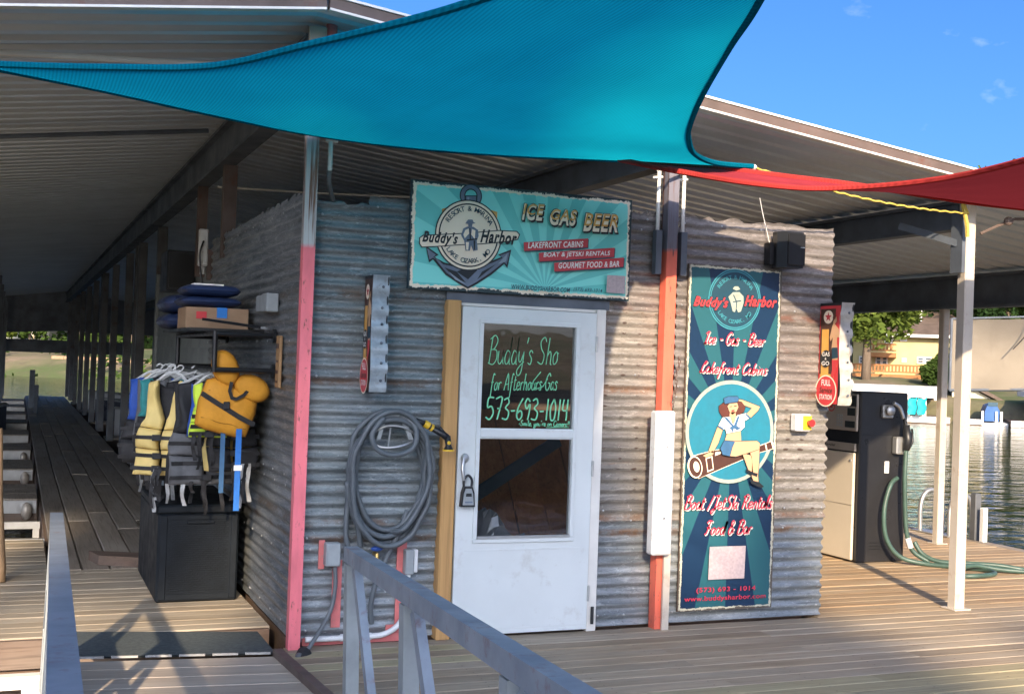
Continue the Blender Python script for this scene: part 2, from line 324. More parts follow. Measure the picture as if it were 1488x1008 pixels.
def sunburst(name, cA, cB, cx, cz, nrays, w, h, edge, dark, ew):
    """printed board: rays from a point, chipped border. object coords u=x, v=z (metres)"""
    s = NT(name); x = s.xyz(); a = s.n('ShaderNodeMath', operation='ARCTAN2')
    s.l(s.math('SUBTRACT', x[2], cz), a.inputs[0]); s.l(s.math('SUBTRACT', x[0], cx), a.inputs[1])
    st = s.math('SINE', s.math('MULTIPLY', a.outputs[0], nrays)); col = s.mix(s.ramp(st, -0.03, 0.03), cA, cB)
    wear = s.noise(s.coord((25, 25, 10)), 1.2, 5, 0.7); col = s.mix(s.ramp(wear, 0.70, 0.73), col, tuple(c*.45 for c in cB))
    ex = s.math('MINIMUM', x[0], s.math('SUBTRACT', w, x[0])); ez = s.math('MINIMUM', x[2], s.math('SUBTRACT', h, x[2]))
    e = s.math('MINIMUM', ex, ez); ns = s.noise(s.coord((1, 1, 1)), 22, 5, 0.7)
    e2 = s.math('ADD', e, s.math('MULTIPLY', s.math('SUBTRACT', ns, 0.5), ew*1.6)); col = s.mix(s.ramp(e2, ew*0.95, ew*1.0, 1, 0), col, edge)
    ns2 = s.noise(s.coord((1, 1, 1)), 30, 5, 0.75); ns3 = s.noise(s.coord((1, 1, 1)), 3.0, 3)
    e3 = s.math('ADD', e, s.math('MULTIPLY', s.math('SUBTRACT', ns2, 0.5), ew*2.2)); e3 = s.math('ADD', e3, s.math('MULTIPLY', s.math('SUBTRACT', 0.5, ns3), ew*2.2))
    col = s.mix(s.ramp(e3, ew*0.42, ew*0.47, 1, 0), col, dark)
    return s.done(col, 0.42, 0, 0.5)
SW, SH = 1.505, 0.66
sunburst('sign_print', (0.24, 0.80, 0.73), (0.14, 0.62, 0.58), 0.60*SW, 0.04, 22, SW, SH, (0.92, 0.80, 0.62), (0.012, 0.035, 0.04), 0.030)
BW, BH = 0.745, 2.33
sunburst('banner_print', (0.016, 0.10, 0.125), (0.003, 0.024, 0.066), BW*0.5, 1.22, 16, BW, BH, (0.52, 0.50, 0.38), (0.10, 0.085, 0.07), 0.022)

# ------------------------------------------------------------------ mesh helpers
class MB:
    def __init__(s): s.v = []; s.f = []
    def add(s, vs, fs): o = len(s.v); s.v += [tuple(p) for p in vs]; s.f += [tuple(i+o for i in f) for f in fs]; return s
    def box(s, x0, x1, y0, y1, z0, z1, c=0.0):
        if c <= 0:
            vs = [(x, y, z) for x in (x0, x1) for y in (y0, y1) for z in (z0, z1)]
            return s.add(vs, [(0, 1, 3, 2), (4, 6, 7, 5), (0, 4, 5, 1), (2, 3, 7, 6), (0, 2, 6, 4), (1, 5, 7, 3)])
        vs = []; 
        for z, i in ((z0, c), (z0+c, 0), (z1-c, 0), (z1, c)):
            vs += [(x0+c+i*0, y0+i, z), (x1-c, y0+i, z), (x1-i, y0+c, z), (x1-i, y1-c, z), (x1-c, y1-i, z), (x0+c, y1-i, z), (x0+i, y1-c, z), (x0+i, y0+c, z)]
        fs = [tuple(range(7, -1, -1)), tuple(range(24, 32))]
        for k in range(3):
            for j in range(8): fs.append((k*8+j, k*8+(j+1) % 8, k*8+8+(j+1) % 8, k*8+8+j))
        return s.add(vs, fs)
    def bar(s, p, q, w, d, upv=(0, 0, 1)):
        p, q = Vector(p), Vector(q); t = (q-p).normalized(); u = Vector(upv); 
        if abs(t.dot(u)) > 0.98: u = Vector((0, 1, 0))
        sd = t.cross(u).normalized(); u = sd.cross(t)
        vs = [e + sd*(a*w/2) + u*(b*d/2) for e in (p, q) for a, b in ((-1, -1), (1, -1), (1, 1), (-1, 1))]
        return s.add(vs, [(3, 2, 1, 0), (4, 5, 6, 7)] + [(j, (j+1) % 4, 4+(j+1) % 4, 4+j) for j in range(4)])
    def tube(s, pts, r, n=8, caps=True):
        pts = [Vector(p) for p in pts]; rs = r if isinstance(r, (list, tuple)) else [r]*len(pts); rings = []
        prev = None
        for i, p in enumerate(pts):
            t = (pts[min(i+1, len(pts)-1)] - pts[max(i-1, 0)])
            t = t.normalized() if t.length > 1e-9 else Vector((0, 0, 1))
            if prev is None: a = t.orthogonal().normalized()
            else: a = (prev - t*prev.dot(t)); a = a.normalized() if a.length > 1e-6 else t.orthogonal().normalized()
            prev = a; b = t.cross(a)
            rings.append([p + (a*math.cos(k*2*math.pi/n) + b*math.sin(k*2*math.pi/n))*rs[i] for k in range(n)])
        vs = [q for rr in rings for q in rr]; fs = []
        for i in range(len(pts)-1):
            for k in range(n): fs.append((i*n+k, i*n+(k+1) % n, (i+1)*n+(k+1) % n, (i+1)*n+k))
        if caps: fs += [tuple(range(n-1, -1, -1)), tuple((len(pts)-1)*n+k for k in range(n))]
        return s.add(vs, fs)
    def prism(s, pts, f, d):
        """extrude the 2D outline pts through f(u,v,w) from w=0 to d"""
        n = len(pts); vs = [f(u, v, 0) for u, v in pts] + [f(u, v, d) for u, v in pts]
        return s.add(vs, [tuple(range(n)), tuple(range(2*n-1, n-1, -1))] + [(j, n+j, n+(j+1) % n, (j+1) % n) for j in range(n)])
    def ellipsoid(s, c, rx, ry, rz, n=12, mm=8):
        c = Vector(c); vs = []; 
        for i in range(mm+1):
            th = math.pi*i/mm
            for k in range(n): ph = 2*math.pi*k/n; vs.append(c + Vector((rx*math.sin(th)*math.cos(ph), ry*math.sin(th)*math.sin(ph), rz*math.cos(th))))
        return s.add(vs, [(i*n+k, (i+1)*n+k, (i+1)*n+(k+1) % n, i*n+(k+1) % n) for i in range(mm) for k in range(n)])
    def lathe(s, prof, f, n=16):
        vs = [f(r*math.cos(2*math.pi*k/n), r*math.sin(2*math.pi*k/n), z) for r, z in prof for k in range(n)]
        return s.add(vs, [(i*n+k, i*n+(k+1) % n, (i+1)*n+(k+1) % n, (i+1)*n+k) for i in range(len(prof)-1) for k in range(n)])
    def mesh(s, name, smooth=False):
        me = bpy.data.meshes.new(name); me.from_pydata(s.v, [], s.f)
        if smooth: me.polygons.foreach_set('use_smooth', [True]*len(me.polygons))
        me.update(); return me

LOC = {}
def put(name, me, mat, parent=None, label=None, cat=None, group=None, kind=None, loc=None, rot=None):
    if isinstance(me, MB): me = me.mesh(name)
    if mat and not me.materials: me.materials.append(MATS[mat])
    o = bpy.data.objects.new(name, me); COL.objects.link(o)
    if parent is not None:
        o.parent = parent
        if parent.name in LOC: o.matrix_parent_inverse = Matrix.Translation(-LOC[parent.name])
    if loc is not None: o.location = loc
    if rot is not None: o.rotation_euler = rot
    if label: o['label'] = label
    if cat: o['category'] = cat
    if group: o['group'] = group
    if kind: o['kind'] = kind
    return o
def thing(name, label, cat, loc, group=None, kind=None):
    o = bpy.data.objects.new(name, None); COL.objects.link(o); o.empty_display_size = 0.1
    o.location = loc; LOC[o.name] = Vector(loc)
    if label: o['label'] = label
    if cat: o['category'] = cat
    if group: o['group'] = group
    if kind: o['kind'] = kind
    return o
def smooth(me):
    me.polygons.foreach_set('use_smooth', [True]*len(me.polygons)); return me
def spline(pts, n=8, closed=False):
    P = [Vector(p) for p in pts]; out = []; L = len(P)
    for i in range(L if closed else L-1):
        if closed: a, b, c_, d = P[i-1], P[i], P[(i+1) % L], P[(i+2) % L]
        else: a, b, c_, d = P[max(i-1, 0)], P[i], P[i+1], P[min(i+2, L-1)]
        for k in range(n):
            t = k/n; out.append(0.5*((2*b) + (c_-a)*t + (2*a-5*b+4*c_-d)*t*t + (3*b-a-3*c_+d)*t**3))
    if not closed: out.append(P[-1])
    return out
def puff(outline, f, t, mb=None):
    """inflated pad: outline (u,v) list about its centroid; f(u,v,w) to world; half thickness t"""
    mb = mb or MB(); cu = sum(p[0] for p in outline)/len(outline); cv = sum(p[1] for p in outline)/len(outline)
    ss = [1.0, .985, .93, .80, .55, .25]; n = len(outline); vs = []; fs = []
    for sg in (1, -1):
        base = len(vs)
        for q in ss:
            w = t*(1-q**5)**0.5*sg if q < 1 else 0
            vs += [f(cu+(u-cu)*q, cv+(v_-cv)*q, w) for u, v_ in outline]
        vs.append(f(cu, cv, t*sg)); top = len(vs)-1
        for i in range(len(ss)-1):
            for k in range(n):
                a, b, c_, d = base+i*n+k, base+i*n+(k+1) % n, base+(i+1)*n+(k+1) % n, base+(i+1)*n+k
                fs.append((a, b, c_, d) if sg > 0 else (d, c_, b, a))
        for k in range(n):
            a, b = base+(len(ss)-1)*n+k, base+(len(ss)-1)*n+(k+1) % n
            fs.append((a, b, top) if sg > 0 else (b, a, top))
    return mb.add(vs, fs)
# ------------------------------------------------------------------ large structure: water, shore, decks
WZ = -0.55
put('water', MB().add([(-300, -60, WZ), (400, -60, WZ), (400, 400, WZ), (-300, 400, WZ)], [(0, 1, 2, 3)]), 'water', kind='structure')
def shore_h(x, y):
    sd = x*FAR.x + y*FAR.y - 67.0
    nx = 1.6*math.sin(x*0.11+1)+1.1*math.sin(y*0.17+x*.05)
    sd += nx*0.6; al = x*FARR.x+y*FARR.y; q_ = min(1, max(0, (-34-al)/18)); sd -= 8*q_*q_*(3-2*q_)
    if sd < 0: return WZ-1.5*min(1, -sd/4)
    return WZ + 1.3*(1-math.exp(-sd/2.0)) + 0.05*sd + max(0, sd-26)*0.17 + 0.25*math.sin(x*.4)*math.sin(y*.33)*min(1, sd/8)
mb = MB(); N = 90; vs = []
for i in range(N+1):
    a = -110+260*i/N
    for j in range(41):
        dd = 60+170*(j/40)**1.5; p = FAR*dd + FARR*a; vs.append((p.x, p.y, shore_h(p.x, p.y)))
fs = [(i*41+j, (i+1)*41+j, (i+1)*41+j+1, i*41+j+1) for i in range(N) for j in range(40)]
put('far_shore', smooth(mb.add(vs, fs).mesh('far_shore')), 'ground', kind='structure')
# the near bank the gangway comes down from (behind the viewer)
mb = MB(); vs = []; nn = 44
for i in range(nn+1):
    x = -70+150*i/nn
    for j in range(21):
        y = -4-56*(j/20); d = (-4-y); z = WZ-1+2.2*(1-math.exp(-d/1.6))+d*0.055+0.2*math.sin(x*.7+y)*min(1, d/5)
        vs.append((x, y, z))
put('near_bank', smooth(mb.add(vs, [(i*21+j, (i+1)*21+j, (i+1)*21+j+1, i*21+j+1) for i in range(nn) for j in range(20)]).mesh('near_bank')), 'ground', kind='structure')

PL = {}
def plank_mesh(L, wdt, th, axis):
    k = (round(L, 3), round(wdt, 3), th, axis)
    if k not in PL:
        c = 0.006; prof = [(-wdt/2, -th), (wdt/2, -th), (wdt/2, -c), (wdt/2-c, 0), (-wdt/2+c, 0), (-wdt/2, -c)]
        mb = MB(); mb.prism(prof, (lambda u, v, w: (w-L/2, u, v)) if axis == 0 else (lambda u, v, w: (u, L/2-w, v)), L)
        PL[k] = mb.mesh('plank')
    return PL[k]
PLO = {}
def plank(parent, cx, cy, z, L, wdt, axis, mat, th=0.035):
    me = plank_mesh(L, wdt, th, axis); key = (me.name, mat)
    if key not in PLO:
        me2 = me if not me.materials else me.copy(); PLO[key] = me2
        if not me2.materials: me2.materials.append(MATS[mat])
        else: me2.materials[0] = MATS[mat]
    o = put('plank', PLO[key], None, parent, loc=(cx, cy, z+random.uniform(-.0025, .0025)))
    o.rotation_euler = (random.uniform(-.004, .004) if axis else 0, 0, random.uniform(-.0008, .0008))
    return o

# front and right deck, boards laid along X
deck = put('front_deck', MB().box(1.52, 9.6, 3.05, 7.2, -0.40, -0.05).box(5.36, 9.6, 7.2, 14.5, -0.40, -0.05).box(1.62, 5.36, 7.2, 15.6, -0.40, -0.05), 'old_timber', kind='structure')
W0 = 0.142; y = 3.05; row = 0
while y < 14.3:
    yc = y+W0/2; x0 = 1.5+random.uniform(-.012, .012) if yc < 7.0 else 5.30
    x1 = 9.42; cuts = [x0]
    xx = x0 + (random.choice([1.35, 2.2, 3.1, 3.7]) if yc < 7.0 else random.choice([1.7, 2.4, 3.0]))
    while xx < x1-0.9: cuts.append(xx); xx += 3.65
    cuts.append(x1)
    for a, b in zip(cuts, cuts[1:]):
        mid = (a+b)/2
        if yc < 5.60: mt = 'deck_new_green'
        elif yc < 7.06: mt = 'deck_new_green' if b < 3.2 and yc > 6.2 else 'deck_grey_brown'
        elif yc < 10.3: mt = 'deck_sunlit'
        else: mt = 'deck_grey_brown'
        plank(deck, mid, yc, 0, round(b-a-0.004, 2), W0-0.006, 0, mt)
    y += W0; row += 1
mb = MB(); rg = random.Random(21); y = 3.05
while y < 12:
    for k in range(14):
        xx = 1.78+k*.6
        if y > 7.0 and xx < 5.4: continue
        for dy in (.035, .107):
            cx, cy = xx+rg.uniform(-.012, .012), y+dy+rg.uniform(-.006, .006); n_ = 6; mb.add([(cx+.0055*math.cos(i*math.pi/3), cy+.0055*math.sin(i*math.pi/3), .0036) for i in range(6)], [tuple(range(6))])
    y += W0
q = put('screw_heads', mb, 'steel_rusty', deck); q['kind'] = 'stuff'
for k in range(5):    # edge boards along the lake side
    plank(deck, 9.50, 3.9+k*2.3, 0.0, 2.29, 0.14, 1, 'deck_walk')
put('rim_board', MB().box(9.6, 9.64, 3.05, 14.5, -0.30, -0.01), 'old_timber', deck)
put('rim_board', MB().box(1.46, 1.495, 3.05, 6.99, -0.30, -0.012), 'deck_new_green', deck)

# left deck, boards along X, and the long covered walkway, boards along Y
ldeck = put('side_deck', MB().box(-3.2, 1.54, 7.62, 11.4, -0.45, -0.05), 'old_timber', kind='structure')
y = 7.60
while y < 9.8:
    plank(ldeck, -0.83, y+W0/2, 0, 4.74, W0-0.006, 0, 'deck_left'); y += W0
while y < 11.45:
    plank(ldeck, -1.46, y+W0/2, 0, 3.48, W0-0.006, 0, 'deck_left'); y += W0
put('fascia_board', MB().box(-3.2, 1.53, 7.555, 7.594, -0.17, -0.006), 'old_timber', ldeck)
put('float_frame', MB().box(-3.2, 0.20, 7.45, 7.53, -0.26, -0.185).box(0.10, 0.20, 7.45, 7.53, -0.6, -0.262).box(-1.2, -1.1, 7.45, 7.53, -0.6, -0.262), 'white_trim', ldeck)
walk = put('walkway', MB().box(0.30, 1.60, 9.86, 44.6, -0.40, -0.05), 'old_timber', kind='structure')
ws = 0.2115
for i in range(6):
    y = 9.84; first = True
    while y < 44.4:
        L = min(4.0 if not first else (2.2+0.6*(i % 3)), 44.6-y)
        plank(walk, 0.32+ws*(i+.5), y+L/2, 0.001, round(L-0.01, 2), ws-0.012, 1, 'deck_walk'); y += L; first = False

# fingers between the slips on the left of the walkway
fy = [(14.55, 16.1), (18.1, 19.5), (21.4, 22.9), (25.0, 26.5), (28.8, 30.3), (32.6, 34.1), (36.5, 38.0), (40.5, 42.0)]
for i, (a, b) in enumerate(fy):
    fo = ['nearest', 'second nearest', 'third', 'fourth', 'fifth', 'sixth', 'seventh', 'farthest'][i]
    t = thing('finger_dock', f'{fo} plank finger dock along the left edge of the covered walkway', 'dock', (-2, (a+b)/2, -0.3), 'finger docks left of the walkway')
    put('frame', MB().box(-4.5, 0.285, a+.01, b-.01, -0.30, -0.045), 'old_timber', t)
    put('edge_rail', MB().box(-4.5, 0.27, a-0.03, a+.005, -0.16, -0.02), 'aluminium', t)
    n = 6; wq = (b-a)/n
    for k in range(n): plank(t, -2.11, a+wq*(k+.5), 0.0, 4.77, round(wq-.008, 3), 0, 'deck_walk')
    if i < 3:
        put('bumper', smooth(MB().ellipsoid((0.17, a-0.09, -0.13), 0.06, 0.05, 0.10).mesh('bumper')), 'pump_face', t)
# mooring rails across the first slip
t = thing('slip_rail', 'pale metal cross rail over the nearest dark slip opening', 'rail', (-1, 12.9, -0.1))
put('rail', MB().box(-3.5, 0.28, 12.85, 12.91, -0.10, -0.03), 'aluminium', t)
put('upright', MB().box(0.215, 0.275, 12.86, 12.91, -0.5, -0.102), 'aluminium', t)
put('brace', MB().bar((-1.0, 12.94, -0.4), (-0.25, 12.94, -0.06), .04, .04), 'aluminium', t)
put('slip_edge', MB().box(-3.2, 0.29, 11.46, 11.52, -0.30, 0.004), 'aluminium', t)
# short mooring posts at the far end of the walkway
t = thing('mooring_post', 'taller dark mooring post at left edge of the walkway far end', 'post', (0.43, 36, 0))
put('pile', MB().box(0.36, 0.50, 35.9, 36.04, -0.4, 1.05, .01), 'steel_dark', t)
t = thing('mooring_post', 'shorter dark mooring post just in front of the taller one', 'post', (0.5, 33.1, 0))
put('pile', MB().box(0.44, 0.56, 33.1, 33.22, -0.4, 0.72, .01), 'steel_dark', t)

# ------------------------------------------------------------------ dock roof: gable over posts and beams
RX, RZ, SR, SLF = 1.52, 3.66, 0.115, 0.135
def roof_z(x): return RZ - (SR*(x-RX) if x >= RX else SLF*(RX-x))
roof = thing('dock_roof', 'long metal gable roof on steel posts covering the marina dock', 'roof', (1.57, 7, 0))
def sheet(x0, x1, wy):
    """ribbed steel sheet in local y 0..wy, ribs every 0.15 m"""
    prof = []; n = 4; p = wy/n
    for k in range(n):
        b = k*p; prof += [(b, 0), (b+p*.66, 0), (b+p*.74, 0.045), (b+p*.90, 0.045)]
    prof.append((wy, 0)); m_ = len(prof)
    xs = [x0, x1]; vs = [(x, yy, roof_z(x)+zz) for x in xs for yy, zz in prof] + [(x, yy, roof_z(x)+zz+0.004) for x in xs for yy, zz in prof]
    fs = [(k, k+1, m_+k+1, m_+k) for k in range(m_-1)] + [(2*m_+m_+k, 2*m_+m_+k+1, 2*m_+k+1, 2*m_+k) for k in range(m_-1)]
    me = MB().add(vs, fs).mesh('roof_sheet'); me.materials.append(MATS['roof_metal']); return me
wy = 0.92; mr = sheet(RX, 9.35, wy-0.002); ml = sheet(-6.5, RX, wy-0.002); Y0R = 6.60; nsh = 42
for k in range(nsh):
    for me in (mr, ml):
        put('roof_sheet', me, None, roof, loc=(0, Y0R+k*wy, random.uniform(-.002, .002)))
def rake(x0, x1, name):
    p0 = (x0, Y0R-0.03, roof_z(x0)); p1 = (x1, Y0R-0.03, roof_z(x1))
    up_ = lambda p, d: (p[0], p[1], p[2]+d)
    f_ = put(name, MB().bar(up_(p0, 0.008), up_(p1, 0.008), 0.05, 0.06), 'steel_rusty', roof)
    put('edge_trim', MB().bar(up_(p0, 0.046), up_(p1, 0.046), 0.07, 0.014), 'white_trim', f_)
    put('drip_edge', MB().bar(up_(p0, -0.030), up_(p1, -0.030), 0.06, 0.013), 'white_trim', f_)
rake(RX+.01, 9.35, 'rake_fascia'); rake(RX-.01, -6.5, 'rake_fascia')
put('ridge_cap', MB().box(1.40, 1.64, Y0R-.05, 45.2, RZ+.045, RZ+.06), 'roof_top', roof)
def ibeam(p, q, hgt, wdt, name='beam', mat='steel_dark', upv=(0, 0, 1)):
    p, q = Vector(p), Vector(q); mb = MB(); u = Vector((0, 0, 1))
    mb.bar(p, q, wdt*.25, hgt-0.05, upv); mb.bar(p+u*(hgt/2-.0125), q+u*(hgt/2-.0125), wdt, .025, upv); mb.bar(p-u*(hgt/2-.0125), q-u*(hgt/2-.0125), wdt, .025, upv)
    return put(name, mb, mat, roof)
ibeam((1.57, 7.0, 3.44), (1.57, 45, 3.44), 0.32, 0.14, 'ridge_beam')
ibeam((4.05, 7.12, 3.20), (4.05, 45, 3.20), 0.24, 0.13)
ibeam((6.52, 7.10, 2.94), (6.52, 45, 2.94), 0.22, 0.12)
ibeam((8.90, 6.7, 2.60), (8.90, 45, 2.60), 0.34, 0.13, 'eave_beam')
ibeam((-2.2, 6.9, 2.98), (-2.2, 45, 2.98), 0.2, 0.12)
ibeam((-6.0, 6.9, 2.45), (-6.0, 45, 2.45), 0.3, 0.12, 'eave_beam')
for k in range(0):
    yy = 12.5+k*5.0
    ibeam((1.5, yy, roof_z(1.5)-.22), (8.9, yy, roof_z(8.9)-.22), 0.2, .1, 'rafter'); ibeam((1.64, yy, roof_z(1.6)-.24), (-6.0, yy, roof_z(-6)-.24), 0.2, .1, 'rafter')
put('light_pipe', MB().tube([(-.9, 7.35, 3.295), (1.4, 7.35, 3.455)], .018), 'white_trim', roof)
put('conduit', MB().tube([(-6.2, 10.2, roof_z(-6.2)-.10), (1.4, 10.2, roof_z(1.4)-.10)], .02), 'steel_dark', roof)
put('conduit', MB().tube([(1.64, 11.2, 3.22), (2.4, 10.6, 3.16), (3.9, 9.6, 3.10)], .009, 6), 'white_trim', roof)
# gable panel and header at the far end
put('end_panel', MB().prism([(-6.4, roof_z(-6.4)-.35), (-2.0, 2.05), (1.5, 2.28), (9.3, 2.15), (9.3, roof_z(9.3)), (RX, RZ), (-6.4, roof_z(-6.4))], lambda u, v, w: (u, 44.95+w, v), .05), 'steel_dark', roof)
put('end_header', MB().box(-0.35, 4.2, 44.75, 44.9, 1.50, 1.94), 'steel_dark', roof)

def hpost(x, y, z0, z1, w, d, mat, label=None, name='post'):
    """open C-section steel post: web faces -Y, flanges behind"""
    mb = MB(); t = 0.012; mb.box(x-w/2, x+w/2, y-d/2, y-d/2+t, z0, z1); mb.box(x-w/2, x-w/2+t, y-d/2+t+.001, y+d/2, z0, z1); mb.box(x+w/2-t, x+w/2, y-d/2+t+.001, y+d/2, z0, z1)
    return put(name, mb, mat, roof, label)
# corner post: salmon paint with shade's pink in its colour, bare and rusty above
o = hpost(1.555, 6.985, -0.03, 3.42, 0.070, 0.07, 'post_salmon_shade', 'corner post in salmon paint tinted pink as in shade, bare rusty steel above')
put('rust_plate', MB().box(1.50, 1.60, 6.90, 6.936, 3.20, 3.62), 'cream_steel', o)
put('red_pipe', smooth(MB().tube([(1.635, 6.93, 3.02), (1.635, 6.93, 3.95)], .033, 12).mesh('red_pipe')), 'paint_salmon', o)
put('white_conduit', MB().tube([(1.66, 6.955, 3.3), (1.66, 6.955, 2.80)], .014, 8).tube([(1.63, 6.955, 2.98), (1.70, 6.955, 2.98)], .016, 8), 'white_trim', o)
put('cable', MB().tube(spline([(1.66, 6.96, 2.80), (1.67, 6.99, 2.72), (1.74, 7.1, 2.6), (1.80, 7.15, 2.5)], 6), .013, 8), 'cable_grey', o)
# middle front post: same salmon paint, sun's warmth put into its colour
o = hpost(3.97, 6.985, 0.0, 3.02, 0.078, 0.08, 'post_salmon_sun', 'middle post in salmon paint tinted red as in sun, dark bare steel at its top')
for xx in (3.885, 4.075):
    put('white_conduit', MB().tube([(xx, 7.0, 2.62), (xx, 7.0, 3.02), (xx, 7.02, 3.06)], .013, 8).ellipsoid((xx, 7.0, 3.03), .022, .022, .03, 8, 6).tube([(xx-.05, 6.99, 2.965), (xx+.02, 6.99, 2.975)], .008, 6), 'white_trim', o)
    put('bracket', MB().box(xx-.022, xx+.022, 6.97, 7.02, 2.33, 2.62), 'steel_dark', o)
put('rusty_flange', MB().box(3.97, 4.018, 6.912, 6.932, 0.0, 0.50), 'cream_steel', o)
# other posts
def tpost(x, y, z1, w, mat, label=None):
    o = put('post', MB().box(x-w/2, x+w/2, y-w/2, y+w/2, 0, z1, .008), mat, roof, label)
    if y < 12: put('base_plate', MB().box(x-w/2-.03, x+w/2+.03, y-w/2-.03, y+w/2+.03, .003, .012), mat, o)
    return o
o = tpost(6.54, 7.04, 3.02, 0.09, 'cream_steel', 'cream square post standing alone on sunny deck')
put('bracket', MB().bar((6.46, 7.04, 2.72), (6.30, 7.5, 2.88), .04, .05).box(6.44, 6.472, 6.98, 7.1, 2.5, 2.95), 'steel_dark', o)
put('ratchet_hook', MB().tube([(6.61, 6.98, 2.80), (6.72, 6.93, 2.86), (6.86, 6.9, 2.92), (7.3, 6.7, 2.93)], .012, 6).ellipsoid((6.80, 6.9, 2.90), .04, .03, .035, 8, 6), 'steel_rusty', o)
put('yellow_tie', MB().tube(spline([(6.45, 6.95, 2.93), (6.39, 6.93, 2.99), (6.42, 6.92, 2.86), (6.44, 6.93, 2.76)], 4), .016, 6), 'rope_yellow', o)
tpost(8.90, 9.87, 2.45, 0.08, 'cream_steel', 'cream post at the lake edge beside the ladder')
tpost(8.90, 11.45, 2.45, 0.09, 'steel_post')
for k, yy in enumerate([15.85, 18.4, 18.95, 20.6, 23.6, 26.4, 26.9, 29.6, 32.5, 35.5, 38.5, 41.5, 44.4]):
    tpost(1.66, yy, 3.28, 0.12, 'steel_post')
hpost(1.58, 11.72, 2.42, 3.28, 0.09, 0.09, 'steel_rusty'); hpost(1.60, 10.25, 2.5, 3.28, 0.11, 0.09, 'steel_rusty')
for k in range(7):
    for xx in (4.4, 6.6):
        tpost(xx, 17.5+k*4.3+(xx > 5)*1.1, roof_z(xx)-.3, 0.11, 'steel_post')
for k in range(9): tpost(8.9, 15+k*3.6, 2.45, 0.11, 'steel_post')
for k in range(6): tpost(-0.40, 24+k*4.1, 3.2, 0.11, 'steel_dark')

# ------------------------------------------------------------------ kiosk
KY = 7.06
kiosk = thing('marina_kiosk', 'small marina shop clad in weathered corrugated metal sheets', 'kiosk', (3.4, 9.0, 0))
PERD, AMP = 0.0685, 0.0078
def corr(u0, u1, z0, z1, plane, mat, off=0.0, rag=(0, 0), nu=30, seed=0, parent=None, wav=0.0022, label=None):
    """corrugated sheet, ridges horizontal. plane 'y' front wall (u = X), 'x' side wall (u = Y)"""
    rg = random.Random(seed); nz_ = max(8, int((z1-z0)/PERD*8)); vs = []; ph = [rg.uniform(0, 6.28) for _ in range(4)]
    dents = [(rg.uniform(u0, u1), rg.uniform(z0, z1), rg.uniform(.02, .09), rg.uniform(-.0055, .002)) for _ in range(int(26*(u1-u0)*(z1-z0))+3)]; top = [rg.uniform(-1, 1)*rag[1] for _ in range(nu+1)]; rl = [0.0]*(nz_+1); rr = [0.0]*(nz_+1)
    for i in range(nu+1):
        t = i/nu; u = u0+(u1-u0)*t
        for j in range(nz_+1):
            tz = j/nz_; z = z0+(z1-z0)*tz + (top[i] if tz > .93 else 0)*tz
            e = 0
            if i in (0, nu): e = rag[0]*math.sin(z/PERD*6.283+ph[3])*(1 if i else -1)
            h = AMP*math.sin(2*math.pi*z/PERD) + wav*math.sin(u*2.1+ph[0]+z*1.3) + wav*.6*math.sin(u*5.3+ph[1]-z*3.1)*math.sin(z*2.2+ph[2])
            for du, dz, sg, am in dents:
                r2 = ((u-du)**2+(z-dz)**2)/(sg*sg)
                if r2 < 6: h += am*math.exp(-r2)
            d = off+h
            vs.append((u+e, KY-d, z) if plane == 'y' else (1.575-d, u+e, z))
    m_ = nz_+1
    fs = [(i*m_+j, (i+1)*m_+j, (i+1)*m_+j+1, i*m_+j+1) if plane == 'y' else (i*m_+j+1, (i+1)*m_+j+1, (i+1)*m_+j, i*m_+j) for i in range(nu) for j in range(nz_)]
    o = put('corrugated_sheet', smooth(MB().add(vs, fs).mesh('corrugated_sheet')), mat, parent or kiosk, label)
    sc = MB(); nx = max(2, int((u1-u0)/.30)); cnt = 0
    for zz in [z0+.05, (z0+z1)/2, z1-.06] if z1-z0 > .9 else [z0+.05, z1-.06]:
        zz = (round(zz/PERD-.25)+.25)*PERD
        for k in range(nx+1):
            u = u0+.035+(u1-u0-.07)*k/nx+rg.uniform(-.02, .02); d = off+AMP+.006; c_ = (u, KY-d, zz) if plane == 'y' else (1.575-d, u, zz)
            if rg.random() < .85: sc.ellipsoid(c_, .008 if plane == 'y' else .004, .004 if plane == 'y' else .008, .008, 6, 4)
    q = put('screws', sc, 'aluminium', o); q['kind'] = 'stuff'
    return o
# front wall sheets
corr(1.595, 2.46, 0.60, 2.63, 'y', 'galv_blue', 0.012, (.004, .012), seed=1)
corr(1.595, 2.46, 0.02, 0.625, 'y', 'galv_low', 0.004, (.004, 0), seed=2)
corr(1.93, 2.62, 2.08, 2.68, 'y', 'galv_blue', 0.022, (.003, .004), seed=3)
corr(2.60, 3.62, 2.09, 2.70, 'y', 'galv_blue', 0.012, (.003, .006), seed=4)
corr(3.525, 4.01, 0.70, 2.66, 'y', 'galv_warm', 0.010, (.006, .01), seed=5)
corr(3.60, 4.02, 2.085, 2.74, 'y', 'galv_rosy', 0.020, (.004, .02), seed=6)
corr(3.53, 4.01, 0.015, 0.73, 'y', 'galv_low', 0.003, (.006, 0), seed=7)
corr(4.07, 5.335, 1.55, 2.735, 'y', 'galv_rosy', 0.016, (.007, .02), seed=8, nu=22)
corr(4.07, 5.33, 0.70, 1.57, 'y', 'galv_warm', 0.010, (.008, .0), seed=9, nu=22)
corr(4.07, 5.325, 0.015, 0.725, 'y', 'galv_low', 0.003, (.008, 0), seed=10, nu=22)
# left side wall sheets
for k, (a, b) in enumerate([(7.03, 8.45), (8.40, 9.75), (9.70, 10.85)]):
    corr(a, b, 0.95, 2.70, 'x', 'galv_side', 0.010+.006*(k % 2), (.006, .02), seed=20+k)
    corr(a, b, 0.02, 0.985, 'x', 'galv_side', 0.0, (.006, 0), seed=30+k)
